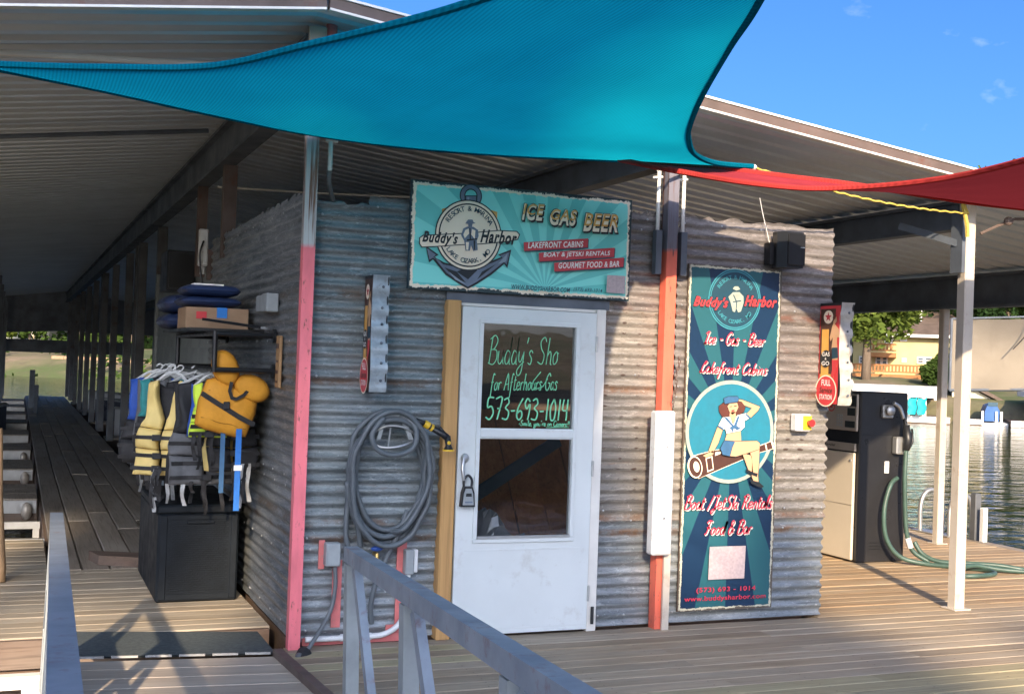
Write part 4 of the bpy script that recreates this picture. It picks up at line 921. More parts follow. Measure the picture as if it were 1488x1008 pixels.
# pin-up picture
Z4 = lambda x, y: (980+x/5.307, 540+y/5.307)
c2 = gb(*Z4(398, 457)); Bn.ring('picture_ring', c2, k1*62, 0, 'pale_ring'); Bn.ring('picture_disc', c2, k1*57.5, 0, 'disc_print')
P4 = lambda q: [Z4(*p) for p in q]
el = lambda cx, cy, a, b, t=0: [(cx+a*math.cos(x)*math.cos(t)-b*math.sin(x)*math.sin(t), cy+a*math.cos(x)*math.sin(t)+b*math.sin(x)*math.cos(t)) for x in [i*2*math.pi/24 for i in range(24)]]
layers = [
 ('telescope', 'brown_print', [[(120, 640), (270, 600), (620, 560), (625, 612), (280, 760), (165, 812)]]), ('telescope', 'brown_print', [[(600, 575), (705, 535), (728, 560), (722, 588), (615, 618)]]),
 ('telescope_trim', 'cream_print', [el(133, 724, 55, 86, -.18), [(212, 655), (262, 640), (276, 745), (228, 765)], [(655, 556), (664, 553), (674, 597), (665, 600)], [(700, 538), (712, 536), (726, 585), (714, 588)], [(285, 612), (340, 604), (330, 620), (284, 640)]]),
 ('telescope', 'brown_print', [el(135, 724, 46, 76, -.18), [(219, 662), (256, 651), (268, 738), (232, 752)]]), ('telescope_trim', 'cream_print', [el(143, 722, 22, 42, -.18)]),
 ('arm', 'skin_print', [[(430, 205), (478, 212), (612, 268), (600, 295), (545, 350), (505, 330), (553, 278), (470, 245)], [(298, 415), (338, 435), (305, 540), (262, 618), (232, 600), (268, 500)], [(266, 598), (190, 636), (215, 652), (268, 628)]]),
 ('hair', 'hair_print', [[(340, 232), (305, 258), (308, 300), (330, 338), (385, 345), (445, 332), (492, 305), (502, 270), (475, 232), (420, 215)]]),
 ('face', 'skin_print', [[(368, 258), (384, 240), (440, 235), (450, 268), (434, 304), (406, 325), (382, 300)], [(386, 308), (428, 302), (434, 352), (382, 355)]]),
 ('features', 'red_print', [[(394, 292), (424, 285), (416, 300), (403, 303)]]), ('features', 'ink', [[(382, 262), (402, 258), (402, 263), (383, 267)], [(415, 257), (436, 254), (437, 260), (416, 263)]]),
 ('hat', 'denim_print', [[(338, 198), (372, 186), (440, 186), (452, 205), (442, 226), (345, 240)]]),
 ('blouse', 'white_print', [[(330, 345), (385, 340), (405, 395), (440, 330), (505, 315), (538, 350), (492, 375), (496, 420), (465, 450), (362, 472), (352, 430), (335, 436), (298, 410)]]),
 ('neckline', 'skin_print', [[(388, 342), (434, 334), (414, 405)]]),
 ('collar', 'denim_print', [[(338, 345), (362, 345), (414, 408), (440, 340), (458, 336), (436, 410), (466, 428), (440, 446), (416, 430), (398, 478), (396, 440), (380, 428), (398, 412)], [(300, 405), (338, 428), (334, 440), (296, 416)], [(505, 318), (538, 350), (528, 358), (498, 326)]]),
 ('midriff', 'skin_print', [[(362, 472), (465, 452), (470, 528), (345, 528)]]),
 ('lower_leg', 'skin_print', [[(478, 618), (548, 640), (562, 770), (530, 760)], [(535, 604), (606, 588), (604, 700), (598, 790), (602, 840), (570, 842), (552, 800), (552, 680)]]),
 ('thigh', 'skin_print', [[(382, 560), (420, 530), (585, 528), (606, 545), (606, 590), (540, 612), (430, 645), (380, 640)]]),
 ('shorts', 'denim_print', [[(342, 522), (422, 530), (400, 575), (384, 642), (330, 628), (313, 580)]]),
 ('shoe', 'ink', [[(506, 738), (560, 768), (594, 776), (588, 802), (545, 784), (508, 764)], [(536, 806), (560, 830), (605, 842), (640, 875), (628, 888), (585, 872), (545, 850)]])]
outl = []
for nme, mt, lst in layers:
    if nme in ('arm', 'hair', 'face', 'blouse', 'midriff', 'lower_leg', 'thigh', 'shorts', 'hat', 'telescope'):
        Bn.strokes('outline', [[gb(*Z4(*p)) for p in q+[q[0]]] for q in lst], .0075, 'ink' if not nme.startswith('tele') else 'cream_print')
    Bn.polys(nme, [P4(q) for q in lst], mt)

# ------------------------------------------------------------------ blade signs on the front wall
def blade(xf, xs, yf, z0, z1, label, strip):
    t = thing('gas_sign', label, 'sign', (xf, yf, z0)); yb = KY-.02; L = yb-yf; Hh = z1-z0
    # outline of the pictured face (u from wall outwards 0..1, v up 0..1), wavy front edge
    def edge(v): return 1.0 + 0.05*math.sin(v*9.0) + 0.06*math.exp(-((v-.78)/.05)**2) - .16*math.exp(-((v-.80)/.12)**2) - .05*(v < .1)
    V = [i/40 for i in range(41)]
    prof = [(0, 0)] + [(edge(v), v) for v in V] + [(0, 1)]
    f = lambda u, v, w: (xf+w, yb-u*L, z0+v*Hh)
    put('face_panel', MB().prism(prof, f, 0.006), 'ink', t); put('face_panel', MB().prism(prof, lambda u, v, w: (xs-.006+w, yb-u*L, z0+v*Hh), 0.006), 'ink', t)
    mb = MB(); vs = []
    for v in V:
        y_ = yb-edge(v)*L-.002; vs += [(xf-.004, y_, z0+v*Hh), (xs+.004, y_-.012*math.sin(v*38), z0+v*Hh)]
    mb.add(vs, [(2*i, 2*i+1, 2*i+3, 2*i+2) for i in range(40)]); put('edge_strip', smooth(mb.mesh('edge_strip')), strip, t)
    for v in (.10, .25, .42, .58, .72, .9): put('bolt', MB().ellipsoid(((xf+xs)/2+.012, yb-edge(v)*L-.010, z0+v*Hh), .009, .006, .009, 8, 5), 'steel_dark', t)
    Fl = Flat(t, lambda u, v, w: (xf-w, yb-u*L, z0+v*Hh)); q = Fl.poly
    q('red_border', [(.02, .01), (.93, .01), (.93, .3), (.97, .97), (.02, .97)], 'red_print' if strip == 'sign_strip' else 'brown_print', True)
    q('orange_field', [(.10, .04), (.70, .04), (.72, .70), (.10, .70)], 'orange_print', True); q('dark_field', [(.06, .30), (.75, .30), (.75, .94), (.06, .94)], 'brown_print', True); q('orange_field', [(.14, .22), (.5, .22), (.46, .74), (.14, .74)], 'orange_print', True)
    def ell(name, cu, cv, a, b, mt): return Fl._put(name, [(cu+a*math.cos(i*math.pi/16), cv+b*math.sin(i*math.pi/16)) for i in range(32)], [tuple(range(32))], mt)
    ell('star_disc', .42, .86, .22, .065, 'cream_print')
    st = []
    for i in range(10):
        r_ = 1 if i % 2 == 0 else .42; a = math.pi/2+i*math.pi/5; st.append((.42+.16*r_*math.cos(a), .86+.05*r_*math.sin(a)))
    q('star', st, 'red_print', True)
    q('figure', [(.66, .86), (.80, .86), (.82, .82), (.74, .79), (.92, .74), (.96, .66), (.86, .66), (.86, .60), (.92, .50), (.90, .38), (.72, .24), (.62, .18), (.55, .19), (.68, .34), (.66, .50), (.62, .56), (.66, .66), (.56, .62), (.52, .66), (.62, .77), (.66, .79)], 'skin_print', True)
    q('figure_dress', [(.64, .56), (.90, .56), (.94, .46), (.64, .45)], 'ink_navy', True); q('figure_stocking', [(.66, .44), (.92, .44), (.88, .34), (.70, .24), (.62, .18), (.55, .19), (.68, .34)], 'red_print', True); q('hair', [(.66, .80), (.64, .86), (.72, .89), (.80, .87), (.76, .84), (.70, .83)], 'hair_print', True)
    ell('word_disc', .38, .45, .24, .085, 'ink')
    for body, a, b in (('GAS', .475, .515), ('&', .438, .462), ('GO', .385, .425)): Fl.text('word', body, (.2 if body != '&' else .34, a, .56 if body != '&' else .42, b), 'white_print', 0, .02)
    ell('oval_edge', .44, .135, .50, .155, 'cream_print'); ell('oval', .44, .135, .45, .143, 'red_print')
    for body, a, b, mt in (('FULL', .185, .245, 'white_print'), ('Service', .115, .17, 'brown_print'), ('STATION', .05, .10, 'white_print')): Fl.text('oval_word', body, (.16 if body != 'FULL' else .24, a, .74 if body != 'FULL' else .66, b), mt, .2 if body == 'Service' else 0, .02)
    return t
plain('galv_strip', (0.40, 0.47, 0.52), 0.45, 0.3, 0.3, 14, 0.1, dirt=(0.25, 0.24, 0.23))
blade(5.235, 5.335, 6.80, 1.50, 2.21, 'red gas sign with pin-up and oval at right wall corner', 'sign_strip')
blade(1.925, 2.02, 6.86, 1.51, 2.20, 'gas sign seen almost edge on left of the door', 'galv_strip')
# ------------------------------------------------------------------ shade sails
def sail(name, label, AB, AC, BC, mat, hem, nS=40, nT=30, sag=0.05):
    """three-edged sail; AB, AC, BC are edge curves (AC and BC end at the same corner)"""
    def samp(c, t):
        L = len(c)-1; k = min(int(t*L), L-1); return c[k].lerp(c[k+1], t*L-k)
    A, B = AB[0], AB[-1]; vs = []
    for j in range(nT+1):
        t = j/nT; a, b = samp(AC, t), samp(BC, t)
        for i in range(nS+1):
            q = i/nS; p = a.lerp(b, q) + (samp(AB, q)-A.lerp(B, q))*(1-t)
            p = p + Vector((0, 0, -sag*4*q*(1-q)*4*t*(1-t) + .006*math.sin(q*23+t*5)*math.sin(t*17)*min(1, 4*t*(1-t))))
            vs.append(p)
    m_ = nS+1; fs = [(j*m_+i, j*m_+i+1, (j+1)*m_+i+1, (j+1)*m_+i) for j in range(nT) for i in range(nS)]
    o = put(name, smooth(MB().add(vs, fs).mesh(name)), mat, None, label, 'shade sail')
    for c in (AB, AC, BC):
        put('hem', MB().tube([p+Vector((0, 0, .004)) for p in c], .016, 6), hem, o)
    return o
E3 = lambda lst, z=2.85: [oz(x, y, z) for x, y in lst]
E4 = lambda lst, a, b: [oz(x, y, a+(b-a)*k/(len(lst)-1)) for k, (x, y) in enumerate(lst)]
Cc = Vector((1.85, 2.5, 3.02))
AC = spline(E4([(-60, 90), (0, 95), (150, 99), (310, 97), (450, 66), (600, 30), (700, 0)], 3.0, 2.95) + [oz(790, -34, 2.95), Cc], 8)
AB = spline(E4([(-60, 90), (0, 102), (150, 132), (300, 165), (450, 195), (600, 215), (740, 226), (870, 232), (1030, 240), (1095, 243)], 3.0, 2.98), 6)
BC = spline([AB[-1]] + [oy(x, y, Y) for x, y, Y in ((1040, 238, 6.15), (1010, 225, 5.9), (1001, 205, 5.65), (1002, 185, 5.3), (1020, 140, 4.7), (1060, 70, 4.1), (1105, 0, 3.5))] + [Cc], 8)
teal = sail('shade_sail', 'teal triangular shade sail stretched above the kiosk door', AB, AC, BC, 'sail_teal', 'sail_teal_hem', 60, 40, .03)
Bp = AB[-1]
put('corner_ring', MB().ellipsoid(Bp, .022, .022, .018, 10, 6), 'white_trim', teal)
rp = []
for k in range(61):
    t = k/60; p = Bp.lerp(Vector((6.42, 6.92, 2.93)), t); rp.append(p+Vector((.004*math.sin(k*1.9), 0, .004*math.cos(k*1.9)-.05*4*t*(1-t))))
put('rope', MB().tube(rp, .007, 6), 'rope_yellow', teal)
put('rope', MB().tube([AC[0], AC[0]+Vector((-1.6, .1, .15))], .01, 6), 'rope_yellow', teal); put('rope', MB().tube([Cc, Cc+Vector((.3, -2.4, .35))], .01, 6), 'rope_yellow', teal)
Ls = oz(900, 233, 2.95)
near = [Ls] + E3([(985, 250), (1080, 266), (1180, 275), (1290, 270), (1390, 257), (1488, 234), (1640, 190)], 2.8)
farE = [Ls] + [oz(x, y, z) for x, y, z in ((1000, 243, 2.95), (1060, 247, 2.94), (1150, 258, 2.92), (1240, 269, 2.88), (1330, 283, 2.85), (1410, 295, 2.84), (1488, 304, 2.84), (1680, 325, 2.84))]
near, farE = spline(near, 8), spline(farE, 8)
Nn = near[-1]; Ff = farE[-1]; end = [Nn.lerp(Ff, k/10) for k in range(11)]
red = sail('shade_sail', 'red shade sail above the right deck, tied by the cream post', end, near[::-1], farE[::-1], 'sail_red', 'sail_red_hem', 16, 60, .02)
put('tie', MB().tube([Ls, Vector((4.03, 6.93, 3.0))], .012, 6), 'steel_dark', red)
# tan canvas curtain of the neighbouring slip, out over the water
CD = 18.6; cu0 = of(1383, 465, CD); cu1 = of(1600, 462, CD); zt0, zb0 = of(1383, 463, CD).z, of(1383, 567, CD).z; zt1 = of(1488, 466, CD).z; cw = (cu1-cu0).dot(FARR)
mb = MB(); nS, nT = 40, 22; vs = []
for j in range(nT+1):
    v = j/nT
    for i in range(nS+1):
        u = i/nS; p = Vector((cu0.x, cu0.y, 0))+FARR*(cw*u)
        bul = .28*math.sin(v*math.pi)*math.sin(u*math.pi)**.6+.014*math.sin(u*19+v*5)+.03*math.sin(u*5+v*2.4)
        p = p+FAR*bul; p.z = zt0+(zb0-zt0)*v+.10*u-.03*math.sin(u*math.pi)*(1-v); vs.append(p)
tan = put('canvas_curtain', smooth(mb.add(vs, [(j*(nS+1)+i, j*(nS+1)+i+1, (j+1)*(nS+1)+i+1, (j+1)*(nS+1)+i) for j in range(nT) for i in range(nS)]).mesh('canvas_curtain')), 'sail_tan', None, 'tan canvas curtain stretched beyond the far cream post', 'curtain')
e0 = Vector((cu0.x, cu0.y, zb0)); e1 = e0+FARR*cw+Vector((0, 0, .1)); t0 = Vector((cu0.x, cu0.y, zt0)); t1 = t0+FARR*cw+Vector((0, 0, .1))
put('weight_bar', MB().tube([e0, e1], .022, 8), 'steel_dark', tan); put('top_cord', MB().tube([t0, t1], .014, 6), 'steel_dark', tan); put('edge_pole', MB().tube([e0, t0], .02, 8), 'steel_dark', tan)
for q in (t0-FARR*.10, t1+FARR*.05): put('pole', MB().tube([(q.x, q.y, WZ-.4), (q.x, q.y, zt0+.1)], .028, 8), 'cream_steel', tan)
m0 = t0+FARR*1.05-FAR*.06
put('tie_cord', MB().tube(spline([m0+Vector((0, 0, .3)), m0+Vector((0, 0, -.05)), m0-FARR*.06+Vector((0, 0, -.22)), m0-FARR*.22+Vector((0, 0, -.42))], 5), .008, 5), 'web_black', tan)

# ------------------------------------------------------------------ things on the front wall
W = KY-.03
hh = thing('hose_holder', 'grey plastic hose hanger on wall above the coiled hose', 'hose hanger', (2.09, W, 1.25))
put('bracket', MB().prism([(1.99, 1.23), (2.03, 1.39), (2.15, 1.39), (2.22, 1.23), (2.19, 1.23), (2.135, 1.355), (2.045, 1.355), (2.015, 1.23)], lambda u, v, w: (u, W-.13+w, v), .02).box(2.03, 2.15, W-.11, W, 1.345, 1.375), 'grey_box', hh)
put('wire', MB().tube(spline([(1.96, W-.12, 1.25), (2.04, W-.15, 1.31), (2.16, W-.15, 1.30), (2.24, W-.12, 1.24), (2.12, W-.15, 1.19), (2.0, W-.14, 1.19)], 5, True), .007, 6).tube([(2.06, W-.14, 1.19), (2.07, W-.14, 1.30)], .005, 5), 'aluminium', hh)
hs = thing('garden_hose', 'coiled grey garden hose with nozzle left of the door', 'hose', (2.09, W, 0.6)); rg = random.Random(3)
pts = []
for k in range(6*20+6):
    a = -math.pi/2 - k*2*math.pi/20; lp = k/20
    rx = .235+.022*math.sin(lp*2.1)+.012*rg.uniform(-1, 1); rz = .36+.03*math.sin(lp*1.7+1)
    x = 2.09+rx*math.cos(a)*(1+.06*math.sin(a)); z = 1.0+rz*math.sin(a)+.03*math.cos(lp*2.6); yb_ = W-.035-.024*(lp % 5)-.02*math.sin(a)
    pts.append((x, yb_, z))
put('coil', smooth(MB().tube(spline(pts, 3), .0165, 10).mesh('coil')), 'hose_grey', hs)
put('coil', smooth(MB().tube(spline([(2.02, W-.16, 1.36), (1.95, W-.17, 1.26), (1.99, W-.17, 1.17), (2.1, W-.17, 1.14), (2.21, W-.17, 1.19), (2.22, W-.16, 1.30), (2.16, W-.13, 1.36), (2.1, W-.1, 1.37)], 6), .0165, 10).mesh('coil')), 'hose_grey', hs)
put('tail', smooth(MB().tube(spline([(1.86, W-.03, .95), (1.85, W-.035, .75), (1.855, W-.04, .62), (1.90, W-.04, .52), (1.95, W-.03, .49)], 6), .0165, 10).mesh('tail')), 'hose_grey', hs)
put('tail', smooth(MB().tube(spline([(1.90, W-.05, .9), (1.92, W-.05, .72), (1.94, W-.04, .58)], 6), .0165, 10).tube(spline([(2.22, W-.06, .80), (2.15, W-.06, .62), (2.06, W-.05, .42), (2.02, W-.04, .25), (2.03, W-.03, .12)], 6), .0165, 10).mesh('tail')), 'hose_grey', hs)
nozz = put('nozzle', smooth(MB().tube([(2.23, W-.12, 1.345), (2.29, W-.125, 1.325)], .018, 10).tube([(2.29, W-.125, 1.325), (2.40, W-.14, 1.265), (2.425, W-.15, 1.245)], [.017, .02, .022], 10).tube([(2.425, W-.15, 1.255), (2.435, W-.15, 1.20), (2.435, W-.15, 1.165)], [.02, .018, .034], 12).tube([(2.41, W-.15, 1.27), (2.375, W-.145, 1.31)], .008, 6).mesh('nozzle')), 'black_plastic', hs)
put('grip_ring', MB().tube([(2.285, W-.125, 1.329), (2.315, W-.128, 1.312)], .023, 10).tube([(2.325, W-.13, 1.306), (2.338, W-.131, 1.299)], .023, 10).tube([(2.435, W-.15, 1.175), (2.435, W-.15, 1.165)], .036, 12).ellipsoid((2.432, W-.168, 1.215), .012, .008, .012, 8, 5), 'yellow_paint', nozz)
fc = thing('hose_faucet', 'blue handled water tap behind the gangway rail', 'tap', (2.04, W, .50))
put('valve', MB().tube([(2.04, W, .535), (2.04, W-.06, .535), (2.035, W-.07, .48)], .014, 8), 'brass', fc); put('handle', MB().ellipsoid((2.04, W-.055, .572), .038, .02, .016, 10, 6), 'blue_valve', fc)

eb = thing('outlet_box', 'grey outlet box with cable near the pink post', 'electrical box', (1.77, W, .48))
put('box', MB().box(1.727, 1.815, W-.075, W, .475, .612, .006), 'grey_box', eb); put('cover', MB().box(1.735, 1.808, W-.081, W-.076, .485, .602), 'grey_box', eb)
put('cable', smooth(MB().tube(spline([(1.79, W-.04, .475), (1.795, W-.045, .35), (1.77, W-.06, .22), (1.70, W-.10, .11), (1.62, W-.16, .02), (1.55, 6.80, -.06), (1.50, 6.66, -.14), (1.48, 6.5, -.4)], 6), .013, 8).mesh('cable')), 'cable_grey', eb)
put('cable_bundle', smooth(MB().tube(spline([(1.60, 6.86, .0), (1.53, 6.76, -.07), (1.47, 6.6, -.2), (1.45, 6.4, -.5)], 5), .03, 10).tube(spline([(1.56, 6.82, .0), (1.50, 6.72, -.07), (1.44, 6.58, -.22), (1.41, 6.4, -.5)], 5), .022, 10).mesh('cable_bundle')), 'cable_grey', eb)
put('black_tape', MB().tube([(1.60, 6.865, .005), (1.545, 6.785, -.05)], .042, 10), 'web_black', eb)
eb2 = thing('switch_box', 'grey switch box with white conduit beside the door jamb', 'electrical box', (2.25, W, .41))
put('box', MB().box(2.22, 2.275, W-.065, W, .41, .56, .006), 'grey_box', eb2); put('cover', MB().box(2.263, 2.30, W-.055, W-.002, .42, .56, .004), 'pvc_white', eb2)
put('conduit', smooth(MB().tube(spline([(2.245, W-.035, .41), (2.245, W-.035, .27), (2.235, W-.035, .18), (2.19, W-.035, .10), (2.11, W-.035, .055), (2.0, W-.035, .045), (1.7, W-.035, .045), (1.63, W-.035, .045)], 6), .017, 10).mesh('conduit')), 'pvc_white', eb2)
put('collar', MB().tube([(2.245, W-.035, .30), (2.245, W-.035, .24)], .022, 10).tube([(2.03, W-.035, .046), (1.99, W-.035, .046)], .021, 10).tube([(1.86, W-.035, .046), (1.84, W-.035, .046)], .021, 10), 'pvc_white', eb2)
jb = thing('conduit_cover', 'long white cover box strapped on the red post', 'conduit cover', (4.035, 6.9, .5))
put('cover', MB().box(3.84, 3.985, 6.845, 6.93, .50, 1.435, .012), 'pvc_white', jb); put('screw', MB().ellipsoid((3.92, 6.843, .74), .008, .004, .008, 8, 5).ellipsoid((3.925, 6.843, 1.2), .006, .004, .006, 8, 5), 'steel_dark', jb)
ch = thing('chain', 'small dark chain dangling down the red post', 'chain', (4.09, 6.9, 1.45))
mb = MB()
for k in range(15):
    z = 1.78-k*.022; x = 4.03-.0022*k+.008*math.sin(k*.9); n_ = 10
    mb.tube([(x+.010*math.cos(2*math.pi*i/n_)*(1 if k % 2 else .4), 6.912+.010*math.cos(2*math.pi*i/n_)*(0.2 if k % 2 else 1), z+.014*math.sin(2*math.pi*i/n_)) for i in range(n_+1)], .0035, 5)
put('links', mb, 'steel_rusty', ch)
sp = thing('wall_speaker', 'black loudspeaker mounted high on right front wall', 'speaker', (4.92, W, 2.44))
put('cabinet', MB().prism([(4.79, 7.0), (4.78, 6.93), (4.82, 6.87), (4.965, 6.885), (4.975, 6.95), (4.94, 7.0)], lambda u, v, w: (u, v, 2.43+w), .245), 'black_plastic', sp)
put('grille', MB().box(4.828, 4.962, 6.858, 6.868, 2.445, 2.66, .003), 'black_metal', sp); put('badge', MB().box(4.92, 4.952, 6.853, 6.857, 2.565, 2.571), 'grey_box', sp); put('mount', MB().box(4.745, 4.778, 6.96, 7.03, 2.45, 2.60), 'black_metal', sp)
put('cable', MB().tube(spline([(4.765, 7.0, 2.60), (4.74, 7.0, 2.68), (4.70, 6.99, 2.78), (4.66, 6.98, 2.9)], 5), .0028, 6), 'pvc_white', sp)
es = thing('emergency_stop', 'small white switch box with yellow plate and red button', 'switch', (5.07, W, 1.30))
put('box', MB().box(5.005, 5.13, W-.07, W, 1.31, 1.43, .008), 'pvc_white', es); put('plate', MB().box(5.06, 5.128, W-.078, W-.071, 1.322, 1.418), 'yellow_paint', es); put('button', MB().tube([(5.105, W-.078, 1.37), (5.105, W-.115, 1.37)], [.018, .026], 14), 'red_button', es)
lb = thing('lock_box', 'black and grey key lock box hanging on the door handle', 'lock box', (2.59, 6.95, .81))
put('case', MB().prism([(2.545, .82), (2.638, .82), (2.632, .905), (2.618, .945), (2.565, .945), (2.552, .905)], lambda u, v, w: (u, 6.925+w, v), .035), 'black_plastic', lb)
put('face', MB().prism([(2.556, .832), (2.627, .832), (2.621, .90), (2.610, .932), (2.573, .932), (2.562, .90)], lambda u, v, w: (u, 6.920+w, v), .0045), 'grey_box', lb)
put('shackle', MB().tube(spline([(2.567, 6.943, .94), (2.567, 6.943, .985), (2.592, 6.943, 1.012), (2.617, 6.943, .985), (2.617, 6.943, .94)], 5), .008, 8), 'black_plastic', lb)
lf = Flat(lb, lambda u, v, w: (u, 6.9195-w, v)); lf.text('lettering', 'KeyGuard', (2.575, .888, 2.612, .900), 'ink', 0, .03) if False else None
lf.poly('printed_mark', [(2.573, .884), (2.612, .884), (2.610, .904), (2.575, .904)], 'ink', True); lf.poly('printed_mark', [(2.568, .845), (2.618, .845), (2.617, .855), (2.569, .855)], 'slate_print', True)

# ------------------------------------------------------------------ things on the side wall
gb2 = thing('wall_box', 'grey double utility box on side wall near pink post', 'electrical box', (1.54, 7.95, 1.98))
put('box', MB().box(1.485, 1.555, 7.97, 8.20, 1.99, 2.10, .006), 'grey_box', gb2); put('cover', MB().box(1.475, 1.555, 7.78, 7.95, 1.985, 2.105, .006), 'grey_box', gb2)
tg = thing('wooden_tag', 'narrow wooden plaque with small lines on side wall', 'plaque', (1.54, 7.65, 1.51)); put('board', MB().box(1.535, 1.555, 7.60, 7.71, 1.50, 1.83, .004), 'wood_tag', tg)
put('engraving', MB().box(1.531, 1.534, 7.62, 7.69, 1.75, 1.78).box(1.531, 1.534, 7.63, 7.68, 1.66, 1.675).box(1.531, 1.534, 7.62, 7.69, 1.59, 1.61).box(1.531, 1.534, 7.63, 7.68, 1.53, 1.545), 'brown_print', tg)
spk = thing('wall_speaker', 'dark box speaker at the back of the side wall', 'speaker', (1.5, 12.7, 2.33)); put('cabinet', MB().box(1.33, 1.60, 12.2, 12.75, 2.30, 2.70, .01), 'black_plastic', spk); put('grille', MB().box(1.35, 1.58, 12.185, 12.198, 2.33, 2.67), 'black_metal', spk)
wa = thing('wifi_antenna', 'white upright antenna unit with black cable above the side wall', 'antenna', (1.55, 11.0, 2.35))
put('housing', MB().box(1.455, 1.535, 10.9, 10.97, 2.47, 2.80, .008), 'pvc_white', wa); put('tip', MB().tube([(1.495, 10.93, 2.40), (1.495, 10.93, 2.468)], .022, 10), 'pvc_white', wa); put('cable', MB().tube(spline([(1.49, 10.88, 2.69), (1.46, 10.86, 2.58), (1.475, 10.88, 2.42), (1.50, 10.9, 2.3)], 6), .008, 6), 'black_plastic', wa)
put('mount', MB().box(1.535, 1.60, 10.9, 10.97, 2.35, 2.62), 'steel_rusty', wa)

# ------------------------------------------------------------------ rack, vests, deck box
rk = thing('pipe_rack', 'black pipe clothes rack fixed to the side wall', 'rack', (1.3, 8.6, 1.6)); mb = MB()
for yy in (7.84, 9.75):
    for z in (1.83, 1.60): mb.tube([(1.555, yy, z), (1.17, yy, z)], .017, 8)
    mb.tube([(1.17, yy, 1.585), (1.17, yy, 1.845)], .017, 8); put('frame_pipe', mb, 'black_metal', rk); mb = MB()
pass; put('hanging_rail', MB().tube([(1.17, 7.84, 1.60), (1.17, 9.75, 1.60)], .017, 8), 'black_metal', rk); put('shelf_rail', MB().tube([(1.17, 7.84, 1.83), (1.17, 9.75, 1.83)], .017, 8), 'black_metal', rk)
for yy in (7.84, 9.75):
    for z in (1.83, 1.60): put('flange', MB().tube([(1.556, yy, z), (1.535, yy, z)], .045, 12), 'black_metal', rk)
put('shelf', MB().box(1.05, 1.54, 8.15, 9.75, 1.85, 1.87), 'black_metal', rk)
cbx = thing('cardboard_box', 'brown cardboard box with red and blue tape marks on rack shelf', 'box', (1.3, 8.7, 1.87))
put('carton', MB().box(1.07, 1.50, 8.55, 9.0, 1.872, 2.02, .004), 'cardboard', cbx); put('red_mark', MB().box(1.14, 1.21, 8.545, 8.549, 1.94, 1.99), 'red_print', cbx); put('blue_tape', MB().box(1.28, 1.35, 8.544, 8.549, 1.95, 2.021).box(1.28, 1.35, 8.55, 8.66, 2.021, 2.023), 'sky_print', cbx)
def bag(name, label, x0, x1, y0, y1, z0, z1, mat):
    t = thing(name, label, 'cushion', ((x0+x1)/2, (y0+y1)/2, z0)); cx, cy = (x0+x1)/2, (y0+y1)/2; a, b = (x1-x0)/2, (y1-y0)/2
    ol = [(cx+a*(abs(math.cos(q))**.3)*math.copysign(1, math.cos(q)), cy+b*(abs(math.sin(q))**.3)*math.copysign(1, math.sin(q))) for q in [i*2*math.pi/28 for i in range(28)]]
    put('pad', smooth(puff(ol, lambda u, v, w: (u, v, (z0+z1)/2+w), (z1-z0)/2).mesh('pad')), mat, t); put('piping', MB().tube([(u, v, (z0+z1)/2) for u, v in ol+[ol[0]]], .006, 5), mat, t); return t
bag('boat_cushion', 'navy vinyl boat cushion lying on the cardboard box', 1.03, 1.46, 8.56, 8.98, 2.022, 2.10, 'vinyl_navy')
b2 = bag('boat_cushion', 'navy vinyl boat cushion with white patch, top of the shelf pile', 1.05, 1.45, 8.56, 8.98, 2.10, 2.185, 'vinyl_navy'); put('white_patch', MB().box(1.12, 1.33, 8.60, 8.75, 2.176, 2.188, .003), 'white_print', b2)
bag('boat_cushion', 'dark navy cushion sagging at the back of the rack shelf', 0.98, 1.40, 9.1, 9.7, 1.872, 1.99, 'vinyl_navy'); bag('boat_cushion', 'dark navy cushion upper one at back of the shelf', 0.98, 1.42, 9.1, 9.7, 1.992, 2.13, 'vinyl_navy')
fb = thing('metal_bar', 'thin black metal bar lying across front of shelf', 'bar', (1.3, 8.2, 1.88)); put('bar', MB().bar((1.18, 8.45, 1.935), (1.50, 8.02, 1.885), .035, .018), 'black_metal', fb); put('tip', MB().bar((1.50, 8.02, 1.885), (1.53, 7.98, 1.88), .03, .014), 'aluminium', fb)

